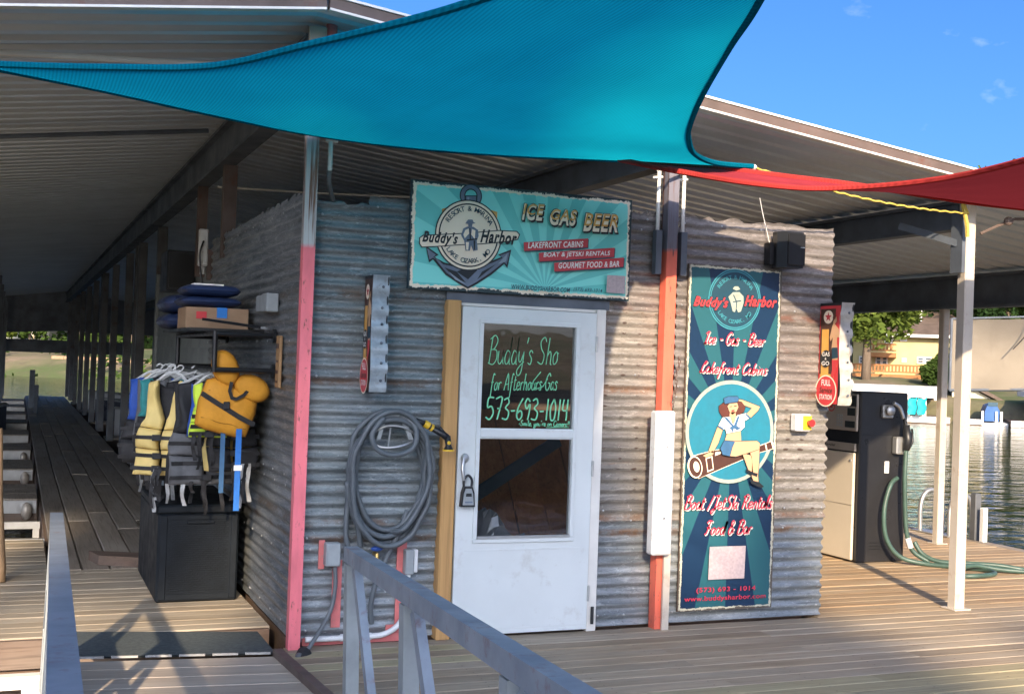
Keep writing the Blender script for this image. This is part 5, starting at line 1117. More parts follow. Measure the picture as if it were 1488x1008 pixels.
def vest(label, y, x, col, trim, zt=1.585, ztop=1.48, drop=0.46, wdt=0.42, tilt=0.0, strap=None, hang='vest_white', thick=.05, roll=0.0, panel=None):
    """foam vest on a hanger: two fronts built of stacked foam pads, a back, belts with buckles, loose straps"""
    t = thing('life_vest', label, 'life vest', (x, y, ztop-drop), 'life vests hanging on the rack'); rg = random.Random(int(y*1000+x*77))
    ct, st_ = math.cos(tilt), math.sin(tilt); a = wdt/2
    def f(u, v, w):
        w = w+.016*math.sin(v*17+u*9+y*5)+.010*math.sin(u*31+v*11); u = u+roll*v+.008*math.sin(v*21+y*3)
        return (x+u*ct-w*st_, y+w*ct+u*st_, ztop+v-.012*abs(u)*(rg.random() < 0))
    for s_ in (-1, 1):
        c_ = col
        out = [[(.012, -drop*.40), (a*.16, -drop*.34), (a*.30, -drop*.18), (a*.40, .03), (a*.80, .01), (a*.78, -drop*.12), (a*.74, -drop*.40), (a*.86, -drop*.47), (.012, -drop*.50)],
               [(.012, -drop*.505), (a*.86, -drop*.475), (a*.97, -drop*.60), (a*.99, -drop*.70), (.012, -drop*.72)],
               [(.012, -drop*.725), (a*.99, -drop*.705), (a*1.0, -drop*.86), (a*.93, -drop*1.0), (.012, -drop*1.0)]]
        for k, q in enumerate(out):
            qq = []
            for i in range(len(q)):
                p0, p1 = q[i], q[(i+1) % len(q)]
                for m in range(3): qq.append((p0[0]+(p1[0]-p0[0])*m/3, p0[1]+(p1[1]-p0[1])*m/3))
            qq = [(s_*u, v) for u, v in qq]; qq = qq if s_ < 0 else qq[::-1]
            put('front_pad', smooth(puff(qq, lambda u, v, w: f(u, v, w-.045), thick*(.85 if k == 0 else 1)).mesh('front_pad')), (panel or c_) if k else c_, t)
    bk = [(-a*.95, -drop), (-a*.4, -drop*1.02), (a*.4, -drop*1.02), (a*.95, -drop), (a, -drop*.75), (a*.8, -drop*.35), (a*.82, .02), (a*.3, -.02), (-a*.3, -.02), (-a*.82, .02), (-a*.8, -drop*.35), (-a, -drop*.75)]
    put('back_panel', smooth(puff(bk, lambda u, v, w: f(u, v, w+.05), thick*.9).mesh('back_panel')), trim, t)
    for vz in (-drop*.58, -drop*.78, -drop*.92):
        mb = MB(); N_ = 12; vs = []
        for i in range(N_+1):
            u = -a+2*a*i/N_; vs += [f(u, vz+.013, -.045-thick*1.02-.003), f(u, vz-.013, -.045-thick*1.02-.003)]
        b_ = put('belt', mb.add(vs, [(2*i, 2*i+1, 2*i+3, 2*i+2) for i in range(N_)]), 'web_black', t); p = Vector(f(0, vz, -.045-thick-.012))
        put('buckle', MB().box(p.x-.030, p.x+.030, p.y-.008, p.y+.004, p.z-.021, p.z+.021, .003), 'black_plastic', b_)
    hg = MB().tube([f(-a*.72, .0, 0), f(-a*.3, .065, 0), f(0, .085, 0), f(a*.3, .065, 0), f(a*.72, .0, 0)], .011, 6); hg.tube(spline([f(0, .085, 0), (x+.004, y, zt-.02), (x+.022, y, zt+.012), (x, y, zt+.025), (x-.022, y, zt+.008)], 4), .006, 6)
    put('hanger', hg, hang, t)
    for k, (du, mt, ln) in enumerate((strap or []) + [(rg.uniform(-a*.8, a*.8), 'web_black', rg.uniform(.05, .26)) for _ in range(3)]):
        vs = []; N_ = 10; ph = rg.uniform(0, 6)
        for i in range(N_+1):
            v = -drop*.9-(ln+drop*.1)*i/N_; uu = du+.016*math.sin(i*.55+ph)*i/N_; tw = .8*math.sin(i*.4+ph)
            p = Vector(f(uu, max(v, -drop), -.07)); p.z = ztop+v; p.y = y-.085-.005*k+.012*math.sin(i*.6+ph); d = Vector((math.cos(tw), math.sin(tw), 0))*.014; vs += [p-d, p+d]
        put('loose_strap', MB().add(vs, [(2*i, 2*i+1, 2*i+3, 2*i+2) for i in range(N_)]), mt, t)
    return t
vest('blue vest with teal back at the far end of the rack', 9.64, 1.10, 'vest_blue', 'vest_teal', wdt=.50, drop=.56)
vest('black vest between the two blue vests at the back', 9.46, 1.10, 'vest_black', 'vest_black', wdt=.50, drop=.62, roll=.06)
vest('bright blue vest with black lower pads, leftmost in front view', 9.22, .98, 'vest_blue', 'vest_black', wdt=.50, drop=.60, strap=[(-.1, 'web_grey', .2)], tilt=-.3, panel='vest_black')
vest('teal shouldered black vest behind the pale yellow one', 9.02, 1.00, 'vest_teal', 'vest_grey', wdt=.46, drop=.52, panel='vest_black', roll=-.06)
vest('grey vest under white hangers in middle of rack', 8.82, 1.08, 'vest_grey', 'vest_black', wdt=.50, drop=.68, strap=[(-.16, 'web_grey', .22), (-.04, 'web_grey', .25)], tilt=.15)
vest('all black vest between grey and pale yellow vests', 8.66, 1.16, 'vest_black', 'vest_grey', wdt=.50, drop=.66, roll=.05)
vest('pale yellow vest with black buckles', 8.50, .99, 'vest_yellow', 'vest_black', wdt=.36, drop=.62, tilt=-.55, roll=.10, strap=[(-.02, 'web_grey', .24), (.07, 'web_grey', .18)])
vest('black vest with grey lower pads behind orange one', 8.34, 1.20, 'vest_black', 'vest_black', wdt=.50, drop=.66, strap=[(-.14, 'web_grey', .14), (.0, 'web_black', .2)], panel='vest_grey', tilt=.1)
vest('neon yellow green vest tucked behind the orange vest', 8.14, 1.19, 'vest_neon', 'vest_blue', wdt=.26, drop=.33)
vest('black vest with yellow back behind right side of orange vest', 8.20, 1.35, 'vest_black', 'vest_yellow', wdt=.34, drop=.56, tilt=.2, strap=[(.06, 'web_grey', .24), (.10, 'web_grey', .20)])
plain('vest_piping', (0.42, 0.17, 0.012), 0.8, 0, 0.2, 20, 0)
# the orange keyhole vest hung over the front of the row
ov = thing('life_vest', 'orange keyhole life vest with two collar pads, frontmost on rack', 'life vest', (1.3, 7.98, 1.18), 'life vests hanging on the rack')
oc = Vector((1.29, 7.96, 1.40)); ta = R(-14)
def fo(u, v, w): return (oc.x+u*math.cos(ta)-v*math.sin(ta), oc.y+w, oc.z+u*math.sin(ta)+v*math.cos(ta))
put('body_pad', smooth(puff([(-.165, -.20), (-.10, -.215), (.10, -.215), (.165, -.20), (.185, -.05), (.17, .09), (.09, .14), (.03, .10), (-.03, .10), (-.09, .14), (-.17, .09), (-.185, -.05)], fo, .06).mesh('body_pad')), 'vest_orange', ov)
for s_, cu, cv, ro in ((-1, -.085, .195, R(-52)), (1, .115, .115, R(-8))):
    ol = [(cu+.118*math.cos(q)*math.cos(ro)-.082*math.sin(q)*math.sin(ro), cv+.118*math.cos(q)*math.sin(ro)+.082*math.sin(q)*math.cos(ro)) for q in [i*2*math.pi/22 for i in range(22)]]
    put('collar_pad', smooth(puff(ol, lambda u, v, w: fo(u, v, w-.035), .05).mesh('collar_pad')), 'vest_orange', ov)
    put('piping', MB().tube([fo(u, v, -.035) for u, v in ol+[ol[0]]], .005, 5), 'vest_piping', ov)
bo = [(-.165, -.20), (-.10, -.215), (.10, -.215), (.165, -.20), (.185, -.05), (.17, .09), (.09, .14), (.03, .10), (-.03, .10), (-.09, .14), (-.17, .09), (-.185, -.05)]
put('piping', MB().tube([fo(u, v, 0) for u, v in bo+[bo[0]]], .006, 5), 'vest_piping', ov)
for vv in (-.15, .03): put('stitch', MB().tube([fo(-.15+.3*k/12, vv+.004*math.sin(k), -.0585+.012*abs(k-6)/6) for k in range(13)], .0028, 5), 'vest_piping', ov)
ribbon = lambda p, wq, off=-.068: MB().add([fo(a+(wq/2 if k else -wq/2)*nx_, b+(wq/2 if k else -wq/2)*nz2_, off) for (a, b, nx_, nz2_) in p for k in (0, 1)], [(2*i, 2*i+1, 2*i+3, 2*i+2) for i in range(len(p)-1)])
put('waist_strap', ribbon([(-.19, .0, .15, 1), (-.08, -.035, .2, 1), (.08, -.085, .2, 1), (.19, -.11, .15, 1)], .032), 'web_black', ov)
put('neck_loop', ribbon([(-.03, .12, 1, 0), (-.025, .06, 1, .4), (.0, .02, .5, 1), (.03, .02, -.3, 1), (.07, .06, -.8, .6), (.085, .09, -1, .2)], .022, -.085), 'web_black', ov)
put('buckle', MB().box(oc.x-.045, oc.x-.005, oc.y-.085, oc.y-.072, oc.z-.055, oc.z-.005, .004), 'black_plastic', ov)
put('blue_strap', MB().box(1.335, 1.372, 7.90, 7.904, .69, 1.22), 'web_blue', ov); put('blue_strap', MB().box(1.245, 1.275, 7.95, 7.954, .80, 1.22), 'denim_print', ov); put('strap_slide', MB().box(1.328, 1.379, 7.893, 7.899, .95, .985), 'white_print', ov)
put('hanger', MB().tube(spline([(1.27, 7.96, 1.52), (1.25, 7.93, 1.60), (1.25, 7.95, 1.625), (1.25, 7.99, 1.60)], 4), .006, 6), 'vest_white', ov)

db = thing('deck_box', 'black resin deck storage box under the vest rack', 'storage box', (1.2, 9.0, 0))
bx0, bx1, by0, by1 = 0.93, 1.475, 8.46, 9.70
put('body', MB().box(bx0, bx1, by0, by1, 0.0, .60, .012), 'resin_dark', db)
put('lid', MB().box(bx0-.012, bx1+.012, by0-.016, by1+.01, .604, .662, .012), 'resin_dark', db)
mb = MB()     # woven front: rows of small slats
for r_ in range(34):
    z = .065+r_*.0145
    for k in range(12): 
        xa = bx0+.075+k*.0335+(.0167 if r_ % 2 else 0)
        if xa+.031 < bx1-.065: mb.box(xa, xa+.031, by0-.006, by0-.0015, z, z+.011)
pn = put('front_weave', mb, 'resin_dark', db); pn['kind'] = 'stuff'
put('front_frame', MB().box(bx0+.015, bx0+.062, by0-.010, by0-.001, .02, .59, .003).box(bx1-.055, bx1-.012, by0-.010, by0-.001, .02, .59, .003).box(bx0+.063, bx1-.056, by0-.010, by0-.001, .565, .59).box(bx0+.063, bx1-.056, by0-.010, by0-.001, .02, .055), 'resin_dark', db)
put('grip', MB().box(bx0+.19, bx1-.17, by0-.022, by0-.011, .535, .557, .004), 'resin_dark', db)
lg = thing('timber_block', 'short reddish timber block lying on deck beside storage box', 'timber', (.78, 10.0, 0)); put('beam', MB().prism([(.60, 10.28), (.66, 10.02), (.97, 9.86), (.97, 10.12)], lambda u, v, w: (u, v, .004+w), .075), 'old_timber', lg)
pl = thing('leaning_pole', 'tan wooden pole cut by left edge of the view', 'pole', (-.08, 9.4, 0)); put('shaft', smooth(MB().tube([(-.055, 9.42, 0.0), (-.06, 9.44, .1), (-.085, 9.5, .6), (-.1, 9.55, 1.1)], [.045, .05, .035, .03], 10).mesh('shaft')), 'pole_wood', pl)
sm = thing('bilge_pump', 'dark pump with blue and white hoses below the left deck', 'pump', (-.12, 7.2, -.5))
put('motor', smooth(MB().tube([(-.02, 7.35, -.52), (.0, 7.33, -.36), (.005, 7.32, -.30)], [.06, .06, .04], 12).mesh('motor')), 'black_plastic', sm); put('blue_hose', smooth(MB().tube(spline([(.05, 7.33, -.33), (.10, 7.31, -.36), (.125, 7.30, -.5), (.11, 7.3, -.8)], 5), .022, 10).mesh('blue_hose')), 'web_blue', sm); put('white_hose', MB().tube(spline([(-.06, 7.34, -.36), (-.085, 7.33, -.44), (-.07, 7.32, -.6)], 5), .014, 8), 'pvc_white', sm); put('clamp', MB().tube([(-.003, 7.33, -.41), (.0, 7.328, -.40)], .063, 12), 'pvc_white', sm); put('base', MB().box(-.15, .18, 7.2, 7.5, -.62, -.53), 'boat_white', sm)
# ------------------------------------------------------------------ fuel pump
fp = thing('fuel_pump', 'black and cream fuel pump with green hose on the deck', 'fuel pump', (7.4, 9.2, 0))
put('cabinet', MB().box(7.16, 7.70, 8.975, 9.50, 0.0, 1.565, .012), 'pump_black', fp)
put('lower_panel', MB().box(7.128, 7.157, 9.02, 9.485, .02, 1.0, .006), 'pump_cream', fp); put('label_strip', MB().box(7.134, 7.157, 9.02, 9.485, 1.015, 1.085), 'pump_face', fp)
hd = put('display_head', MB().box(7.132, 7.157, 9.0, 9.49, 1.20, 1.54, .005), 'pump_face', fp)
put('screen', MB().box(7.128, 7.1315, 9.02, 9.13, 1.44, 1.51), 'screen', hd); put('screen', MB().box(7.128, 7.1315, 9.02, 9.13, 1.34, 1.41), 'screen', hd); put('screen', MB().box(7.128, 7.1315, 9.02, 9.16, 1.23, 1.29), 'screen', hd)
for r_ in range(4):
    for c_ in range(3): put('key', MB().box(7.1285, 7.1315, 9.20+c_*.032, 9.222+c_*.032, 1.235+r_*.030, 1.255+r_*.030), 'grey_box', hd)
put('bezel', MB().box(7.1295, 7.1318, 9.005, 9.145, 1.425, 1.525), 'black_plastic', hd); put('panel_joint', MB().box(7.125, 7.1275, 9.02, 9.485, .52, .525), 'pump_face', fp)
put('side_joint', MB().box(7.17, 7.69, 8.971, 8.9745, 1.17, 1.176), 'black_metal', fp); put('lock', MB().tube([(7.128, 9.06, .93), (7.12, 9.06, .93)], .012, 10), 'aluminium', fp); put('vent', MB().box(7.3, 7.55, 8.970, 8.9745, .12, .125).box(7.3, 7.55, 8.970, 8.9745, .15, .155).box(7.3, 7.55, 8.970, 8.9745, .18, .185), 'black_metal', fp)
Fp = Flat(fp, lambda u, v, w: (7.132-w, 9.49-u, v)); Fp.ring('round_mark', (.12, 1.42), .055, .043, 'red_print', 24); Fp.polys('round_mark', [[(.10, 1.40), (.14, 1.40), (.14, 1.44), (.10, 1.44)]], 'red_print')
Fp2 = Flat(fp, lambda u, v, w: (7.1338-w, 9.485-u, v)); Fp2.text('grade_lettering', 'Regular', (.03, 1.035, .19, 1.07), 'ink', 0, .02)
nz_ = put('nozzle_holder', MB().box(7.38, 7.50, 8.93, 8.973, 1.33, 1.45, .01).box(7.52, 7.64, 8.90, 8.973, 1.0, 1.16, .01), 'aluminium', fp)
put('nozzle', smooth(MB().tube(spline([(7.49, 8.92, 1.46), (7.55, 8.91, 1.42), (7.59, 8.90, 1.34), (7.61, 8.89, 1.25)], 5), [.017]*16, 10).tube([(7.61, 8.89, 1.27), (7.615, 8.87, 1.14), (7.60, 8.87, 1.04)], [.03, .042, .03], 10).tube([(7.66, 8.87, 1.24), (7.665, 8.86, 1.12), (7.62, 8.86, 1.05)], .011, 6).mesh('nozzle')), 'black_plastic', fp)
put('spout', smooth(MB().tube(spline([(7.47, 8.905, 1.47), (7.54, 8.905, 1.43), (7.585, 8.90, 1.33)], 5), .019, 10).ellipsoid((7.44, 8.91, 1.40), .055, .03, .05, 10, 6).mesh('spout')), 'aluminium', fp)
put('outlet_plate', MB().box(7.44, 7.49, 8.962, 8.974, .82, .93, .003), 'pvc_white', fp)
hz = MB()
hz.tube(spline([(7.60, 8.87, 1.04), (7.585, 8.86, .8), (7.60, 8.86, .5), (7.62, 8.85, .28), (7.68, 8.83, .12), (7.80, 8.75, .03)], 7), .021, 10)
hz.tube(spline([(7.56, 8.93, .78), (7.46, 8.90, .72), (7.38, 8.88, .5), (7.40, 8.87, .25), (7.52, 8.83, .08), (7.70, 8.72, .025), (7.9, 8.5, .022), (8.05, 8.35, .022), (8.0, 8.15, .022), (7.75, 8.05, .03), (7.60, 8.12, .022), (7.7, 8.3, .03), (7.95, 8.35, .06), (8.2, 8.25, .03), (8.6, 8.0, .022), (9.0, 7.6, .022), (9.3, 7.3, .022)], 9), .021, 10)
hz.tube(spline([(7.72, 8.86, .20), (7.76, 8.80, .10), (7.85, 8.68, .045), (8.05, 8.5, .05), (8.25, 8.35, .05), (8.5, 8.2, .022), (9.0, 8.1, .022), (9.4, 7.9, .022)], 8), .021, 10)
put('fuel_hose', smooth(hz.mesh('fuel_hose')), 'hose_green', fp)
put('hose_grip', MB().tube([(7.63, 8.85, .24), (7.66, 8.84, .15)], .027, 10), 'pvc_white', fp)
# swim ladder rails at the lake edge
def ladder(x, y, label):
    t = thing('dock_ladder', label, 'ladder', (x, y, 0))
    for k, yy in enumerate((y, y-.46)):
        put('rail', smooth(MB().tube(spline([(x-.28, yy, .0), (x-.28, yy, .30), (x-.20, yy, .44), (x-.06, yy, .44), (x+.02, yy, .30), (x+.03, yy, -.1), (x+.03, yy, -.9)], 6), .026, 10).mesh('rail')), 'aluminium', t)
    for z in (-.25, -.5): put('rung', MB().box(x+.0, x+.06, y-.46, y, z, z+.03), 'aluminium', t)
    put('base_plate', MB().box(x-.36, x-.18, y-.52, y+.06, .004, .016), 'aluminium', t)
    put('gusset', MB().prism([(x-.27, .017), (x+.0, .017), (x-.14, .24), (x-.2, .30)], lambda u, v, w: (u, y-.44+w, v), .012), 'rail_pale', t)
    return t
ladder(9.72, 10.75, 'aluminium swim ladder with hoop rails at the lake edge'); 
t = thing('edge_post', 'short grey post at deck edge beside the ladder', 'post', (9.54, 10.02, 0)); put('post', MB().box(9.50, 9.58, 9.98, 10.06, 0, .50, .006), 'steel_post', t); t = thing('edge_post', 'shortest white post at deck edge beside grey one', 'post', (9.53, 9.89, 0)); put('post', MB().box(9.50, 9.56, 9.86, 9.92, 0, .36, .006), 'pvc_white', t)

# ------------------------------------------------------------------ gangway
gw = thing('gangway', 'board gangway with blue grey steel side rails leading onto the dock', 'gangway', (.85, 2, .0))
SL = 0.055
gz_ = lambda y: 0.03+SL*(6.80-y)
bm_ = plank_mesh(1.15, .232, .03, 0).copy(); bm_.materials.clear(); bm_.materials.append(MATS['ramp_board'])
y = 6.66; k = 0
while y > -3.8:
    put('plank', bm_, None, gw, loc=(.845-.006*k*0, y, gz_(y)), rot=(-SL, 0, R(-7))); y -= .24; k += 1
for xx in (.25, 1.41): put('side_channel', MB().bar((xx, 6.72, gz_(6.72)-.03), (xx-.0, -3.9, gz_(-3.9)-.03), .05, .13), 'steel_rusty', gw)
put('hinge_plate', MB().add([(.36, 7.66, .012), (1.43, 7.42, .012), (1.40, 6.72, .048), (.35, 6.86, .048)], [(3, 2, 1, 0)]).add([(.36, 7.66, .006), (1.43, 7.42, .006), (1.40, 6.72, .04), (.35, 6.86, .04)], [(0, 1, 2, 3)]), 'rubber_mat', gw)
mb = MB()
for k in range(6): a = k/6; mb.bar((.35+1.05*a+.01, 6.85-.14*a, .05), (.35+1.05*(a+.14), 6.85-.14*(a+.14), .05), .013, .012)
put('hinge_barrel', mb, 'aluminium', gw)
def rail_side(x_far, y_far, x_near, y_near, z_far, posts, out):
    zf = lambda y: z_far + SL*(y_far-y); xf = lambda y: x_far+(x_near-x_far)*(y_far-y)/(y_far-y_near)
    put('top_rail', MB().bar((x_far, y_far, zf(y_far)), (x_near, y_near, zf(y_near)), .062, .066), 'rail_steel', gw)
    for i, py in enumerate(posts):
        x = xf(py); put('rail_post', MB().bar((x, py, zf(py)-.039), (x+out*.02, py, gz_(py)-.08), .06, .055), 'rail_pale', gw)
        if i < len(posts): 
            q = py-.62 if out > 0 else py-.9
            put('brace', MB().bar((x+out*.004, py-.07, zf(py)-.05), (xf(q)+out*.03, q, gz_(q)-.05), .035, .05), 'rail_steel' if out > 0 else 'rail_pale', gw)
rail_side(1.435, 5.33, 1.12, 2.1, .82, [5.28, 4.05, 2.8], 1)
rail_side(.222, 6.62, .10, 2.2, .825, [6.55, 5.2, 3.8], -1)
put('mid_rail', MB().bar((.205, 6.55, .45), (.12, 2.6, .66), .03, .05), 'rail_pale', gw)
put('plate', MB().bar((.19, 6.52, .33), (.15, 5.3, .40), .012, .30), 'rail_pale', gw)

# ------------------------------------------------------------------ far shore
def frame(o, ang=0.0):
    c, s_ = math.cos(ang), math.sin(ang); r_ = FARR*c+FAR*s_; d_ = FAR*c-FARR*s_
    return lambda u, w, v: o + r_*u + d_*w + Vector((0, 0, v))
def fbox(mb, f, u0, u1, w0, w1, v0, v1):
    vs = [f(a, b, c) for a in (u0, u1) for b in (w0, w1) for c in (v0, v1)]
    return mb.add(vs, [(0, 1, 3, 2), (4, 6, 7, 5), (0, 4, 5, 1), (2, 3, 7, 6), (0, 2, 6, 4), (1, 5, 7, 3)])
def lat(px, dist): d = ray(px, 560); return (d*(dist/d.dot(FAR))).dot(FARR)
def hgt(px, py, dist): return of(px, py, dist).z
def win(t, f, u0, u1, v0, v1, w):
    o = put('window', fbox(MB(), f, u0, u1, w-.10, w-.02, v0, v1), 'white_trim', t); n = 2 if (u1-u0) > (v1-v0)*1.05 else 1
    for k in range(n):
        a = u0+(u1-u0)*k/n+.09; b = u0+(u1-u0)*(k+1)/n-.09; vm = (v0+v1)/2
        put('pane', fbox(MB(), f, a, b, w-.13, w-.102, v0+.09, vm-.03), 'window_far', o); put('pane', fbox(MB(), f, a, b, w-.13, w-.102, vm+.03, v1-.09), 'window_far', o)
# yellow house
D1 = 86.0; f0 = frame(FAR*D1); xl, xr = lat(1238, D1), lat(1372, D1); zb = 0.6; zt_ = hgt(1310, 484, D1)
h1 = thing('lake_house', 'yellow two storey house with brown roof and timber decks', 'house', tuple(f0((xl+xr)/2, 0, zb)))
put('wall', fbox(MB(), f0, xl, xr+3, 0, 8, zb, zt_), 'house_yellow', h1)
rz_ = hgt(1320, 452, D1+4)
rf = MB().add([f0(xl-.6, -.7, zt_-.1), f0(xr+3.6, -.7, zt_-.1), f0(xr+3.6, 4, rz_), f0(xl-.6, 4, rz_), f0(xl-.6, 8.7, zt_-.1), f0(xr+3.6, 8.7, zt_-.1), f0(xl-.6, -.7, zt_-.3), f0(xr+3.6, -.7, zt_-.3), f0(xl-.6, 8.7, zt_-.3), f0(xr+3.6, 8.7, zt_-.3)], [(0, 1, 2, 3), (3, 2, 5, 4), (6, 7, 1, 0), (4, 5, 9, 8), (8, 9, 7, 6), (0, 3, 4, 8, 6), (1, 7, 9, 5, 2)])
ro = put('roof', rf, 'shingle', h1); put('gutter', fbox(MB(), f0, xl-.6, xr+3.6, -.78, -.7, zt_-.28, zt_-.08), 'white_trim', ro); put('vent_pipe', fbox(MB(), f0, lat(1334, D1), lat(1334, D1)+.15, 2, 2.15, zt_, rz_), 'white_trim', ro)
for (a, b, c_, d) in ((1306, 1316, 487, 496), (1283, 1296, 487, 499), (1331, 1353, 518, 528), (1309, 1316, 520, 526), (1271, 1289, 516, 530), (1247, 1258, 517, 528)):
    win(h1, f0, lat(a, D1), lat(b, D1), hgt(a, d, D1), hgt(a, c_, D1), 0)
def far_deck(t, a, b, ptop, pbot, dep, posts=True):
    u0, u1 = lat(a, D1), lat(b, D1); zt2, zb2 = hgt((a+b)/2, ptop, D1), hgt((a+b)/2, pbot, D1)
    dk = put('timber_deck', fbox(MB(), f0, u0, u1, -dep, -.02, zb2-.3, zb2), 'far_deck_wood', t)
    put('hand_rail', fbox(fbox(MB(), f0, u0, u1, -dep-.05, -dep+.05, zt2-.12, zt2), f0, u0, u1, -dep-.04, -dep+.04, zb2+.1, zb2+.2), 'far_deck_wood', dk)
    n = int((u1-u0)/.22); mb = MB()
    for k in range(n): fbox(mb, f0, u0+k*.22, u0+k*.22+.13, -dep-.03, -dep+.03, zb2+.2, zt2-.12)
    q = put('balusters', mb, 'far_deck_wood', dk); q['kind'] = 'stuff'
    for k in range(int((u1-u0)/2.2)+1):
        put('support_post', fbox(MB(), f0, u0+k*2.2, u0+k*2.2+.16, -dep+.1, -dep+.26, zb-1.2, zb2-.3), 'far_deck_wood', dk)
far_deck(h1, 1262, 1301, 500, 513, 2.2); far_deck(h1, 1236, 1372, 530, 544, 2.8)
st = MB(); ua, ub = lat(1283, D1), lat(1303, D1); z1_ = hgt(1290, 540, D1)
for k in range(8): fbox(st, f0, ua+(ub-ua)*k/8, ua+(ub-ua)*(k+1)/8, -4.6, -3.1, z1_-.35*k-.08, z1_-.35*k)
put('stairs', st, 'far_deck_wood', h1)
# white roofed dock in front of it
D2 = 64.0; f2 = frame(FAR*D2); ul, ur = lat(1190, D2), lat(1366, D2); z0_, z1_ = hgt(1305, 576, D2), hgt(1305, 562, D2)
bd_ = thing('boat_dock', 'white roofed boat dock across the water below yellow house', 'dock', tuple(f2((ul+ur)/2, 2, WZ)))
put('roof', fbox(MB(), f2, ul, ur, 0, 7, z0_, z1_), 'white_trim', bd_); put('roof_deck', fbox(MB(), f2, ul-.1, ur+.1, -.1, 7.1, z1_+.01, z1_+.06), 'white_trim', bd_)
put('float', fbox(MB(), f2, ul, ur+.5, -.4, 7, WZ-.05, WZ+.30), 'old_timber', bd_); put('float_edge', fbox(MB(), f2, ul, ur+.5, -.5, -.42, WZ+.06, WZ+.36), 'white_trim', bd_)
for k in range(9): u_ = ul+(ur-ul)*k/8; put('post', fbox(fbox(MB(), f2, u_-.07, u_+.07, 0, .14, WZ+.30, z0_), f2, u_-.07, u_+.07, 6.5, 6.64, WZ+.3, z0_), 'white_trim', bd_)
sd_ = thing('water_slide', 'teal wavy water slide standing on the far white dock', 'slide', tuple(f2(lat(1335, D2), -.1, WZ+.3)))
for k, (pa, pb) in enumerate(((1322, 1331), (1337, 1343))):
    ua, ub = lat(pa, D2), lat(pb, D2); pts = [(ua+(ub-ua)*0.5+.025*math.sin(q*11), -.6-.5*q, WZ+.45+(z0_-WZ-.5)*(1-q)) for q in [i/14 for i in range(15)]]
    mb = MB(); vs = []
    for (u_, w_, v_) in pts: vs += [f2(u_-.20, w_, v_+.12), f2(u_-.15, w_, v_), f2(u_+.15, w_, v_), f2(u_+.20, w_, v_+.12)]
    mb.add(vs, [(4*i+j, 4*i+j+1, 4*i+5+j, 4*i+4+j) for i in range(14) for j in range(3)]); put('chute', smooth(mb.mesh('chute')), 'slide_teal', sd_)
    lm = MB(); fbox(lm, f2, ua-.12, ua-.02, -.6, -.5, WZ+.36, z0_-.1); fbox(lm, f2, ub+.02, ub+.12, -.6, -.5, WZ+.36, z0_-.1); put('leg', lm, 'white_trim', sd_)
# blue covered boat on a lift, cream shed and dock at the right
D3 = 65.0; f3 = frame(FAR*D3); ua, ub = lat(1432, D3), lat(1454, D3)
cb = thing('covered_lift', 'tall blue canvas covered boat lift across the water', 'boat lift', tuple(f3((ua+ub)/2, 1, WZ)))
cz0, cz1 = hgt(1443, 612, D3), hgt(1443, 587, D3); um = (ua+ub)/2; hw = (ub-ua)/2
prof = [(-hw, cz0), (hw*.9, cz0), (hw, cz0+.5), (hw*.96, cz1-.32), (hw*.6, cz1-.05), (0, cz1), (-hw*.7, cz1-.1), (-hw*.98, cz1-.4)]
put('canvas', MB().prism(prof, lambda u, v, w: f3(um+u, w, v), 3.0), 'cover_blue', cb); put('band', fbox(MB(), f3, ua+.15, ub-.1, -.03, -.005, cz0+.75, cz0+.95), 'ink_navy', cb)
for u_ in (ua-.1, ub+.08, um+.2): put('leg', fbox(MB(), f3, u_-.05, u_+.05, -.1, 0, WZ-.3, cz0+.5), 'white_trim', cb)
put('frame', fbox(MB(), f3, ua-.4, ub+.4, -.2, 3, WZ-.02, WZ+.14), 'white_trim', cb)
D4 = 72.0; f4 = frame(FAR*D4); ua, ub = lat(1384, D4), lat(1436, D4); za_, zb_, zp = hgt(1410, 608, D4), hgt(1410, 580, D4), hgt(1408, 571, D4)
sh = thing('shore_cottage', 'small cream cottage with dark window near the water', 'house', tuple(f4((ua+ub)/2, 2, za_)))
put('wall', MB().prism([(ua, za_-1), (ub+1.4, za_-1), (ub+1.4, zb_-.6), (ub-.6, zp+.15), (ua, zp+.15)], lambda u, v, w: f4(u, w, v), 5.0), 'house_cream', sh); win(sh, f4, lat(1406.5, D4), lat(1415.5, D4), hgt(1411, 596, D4), hgt(1411, 584, D4), 0)
put('roof', MB().prism([(ua-.4, zp+.18), (ub-.55, zp+.18), (ub+2.0, zb_-.75), (ub+2.0, zb_-.6), (ub-.5, zp+.38), (ua-.4, zp+.38)], lambda u, v, w: f4(u, w-.4, v), 5.8), 'shingle', sh)
D5 = 64.5; f5 = frame(FAR*D5); ua = lat(1470, D5); ub = ua+16
d2 = thing('boat_dock', 'open white framed dock at right end of far shore', 'dock', tuple(f5(ua+6, 2, WZ)))
put('float', fbox(MB(), f5, ua, ub, -.3, 6, WZ-.05, WZ+.28), 'old_timber', d2); put('float_edge', fbox(MB(), f5, ua, ub, -.4, -.32, WZ+.02, WZ+.32), 'white_trim', d2); put('roof', fbox(MB(), f5, ua+.8, ub, -.3, 6, hgt(1480, 577, D5), hgt(1480, 572, D5)+.1), 'white_trim', d2)
for k in range(6): put('post', fbox(MB(), f5, ua+.8+k*2.6, ua+.92+k*2.6, 0, .12, WZ+.28, hgt(1480, 577, D5)), 'white_trim', d2)
d3 = thing('boat_dock', 'low dark swim dock with white edge by the cream cottage', 'dock', tuple(f3(lat(1400, D3), 0, WZ))); ua, ub = lat(1395, D3), lat(1428, D3)
put('float', fbox(MB(), f3, ua, ub, -.3, 3, WZ-.05, WZ+.26), 'old_timber', d3); put('float_edge', fbox(MB(), f3, ua, ub, -.38, -.31, WZ+.05, WZ+.30), 'white_trim', d3)
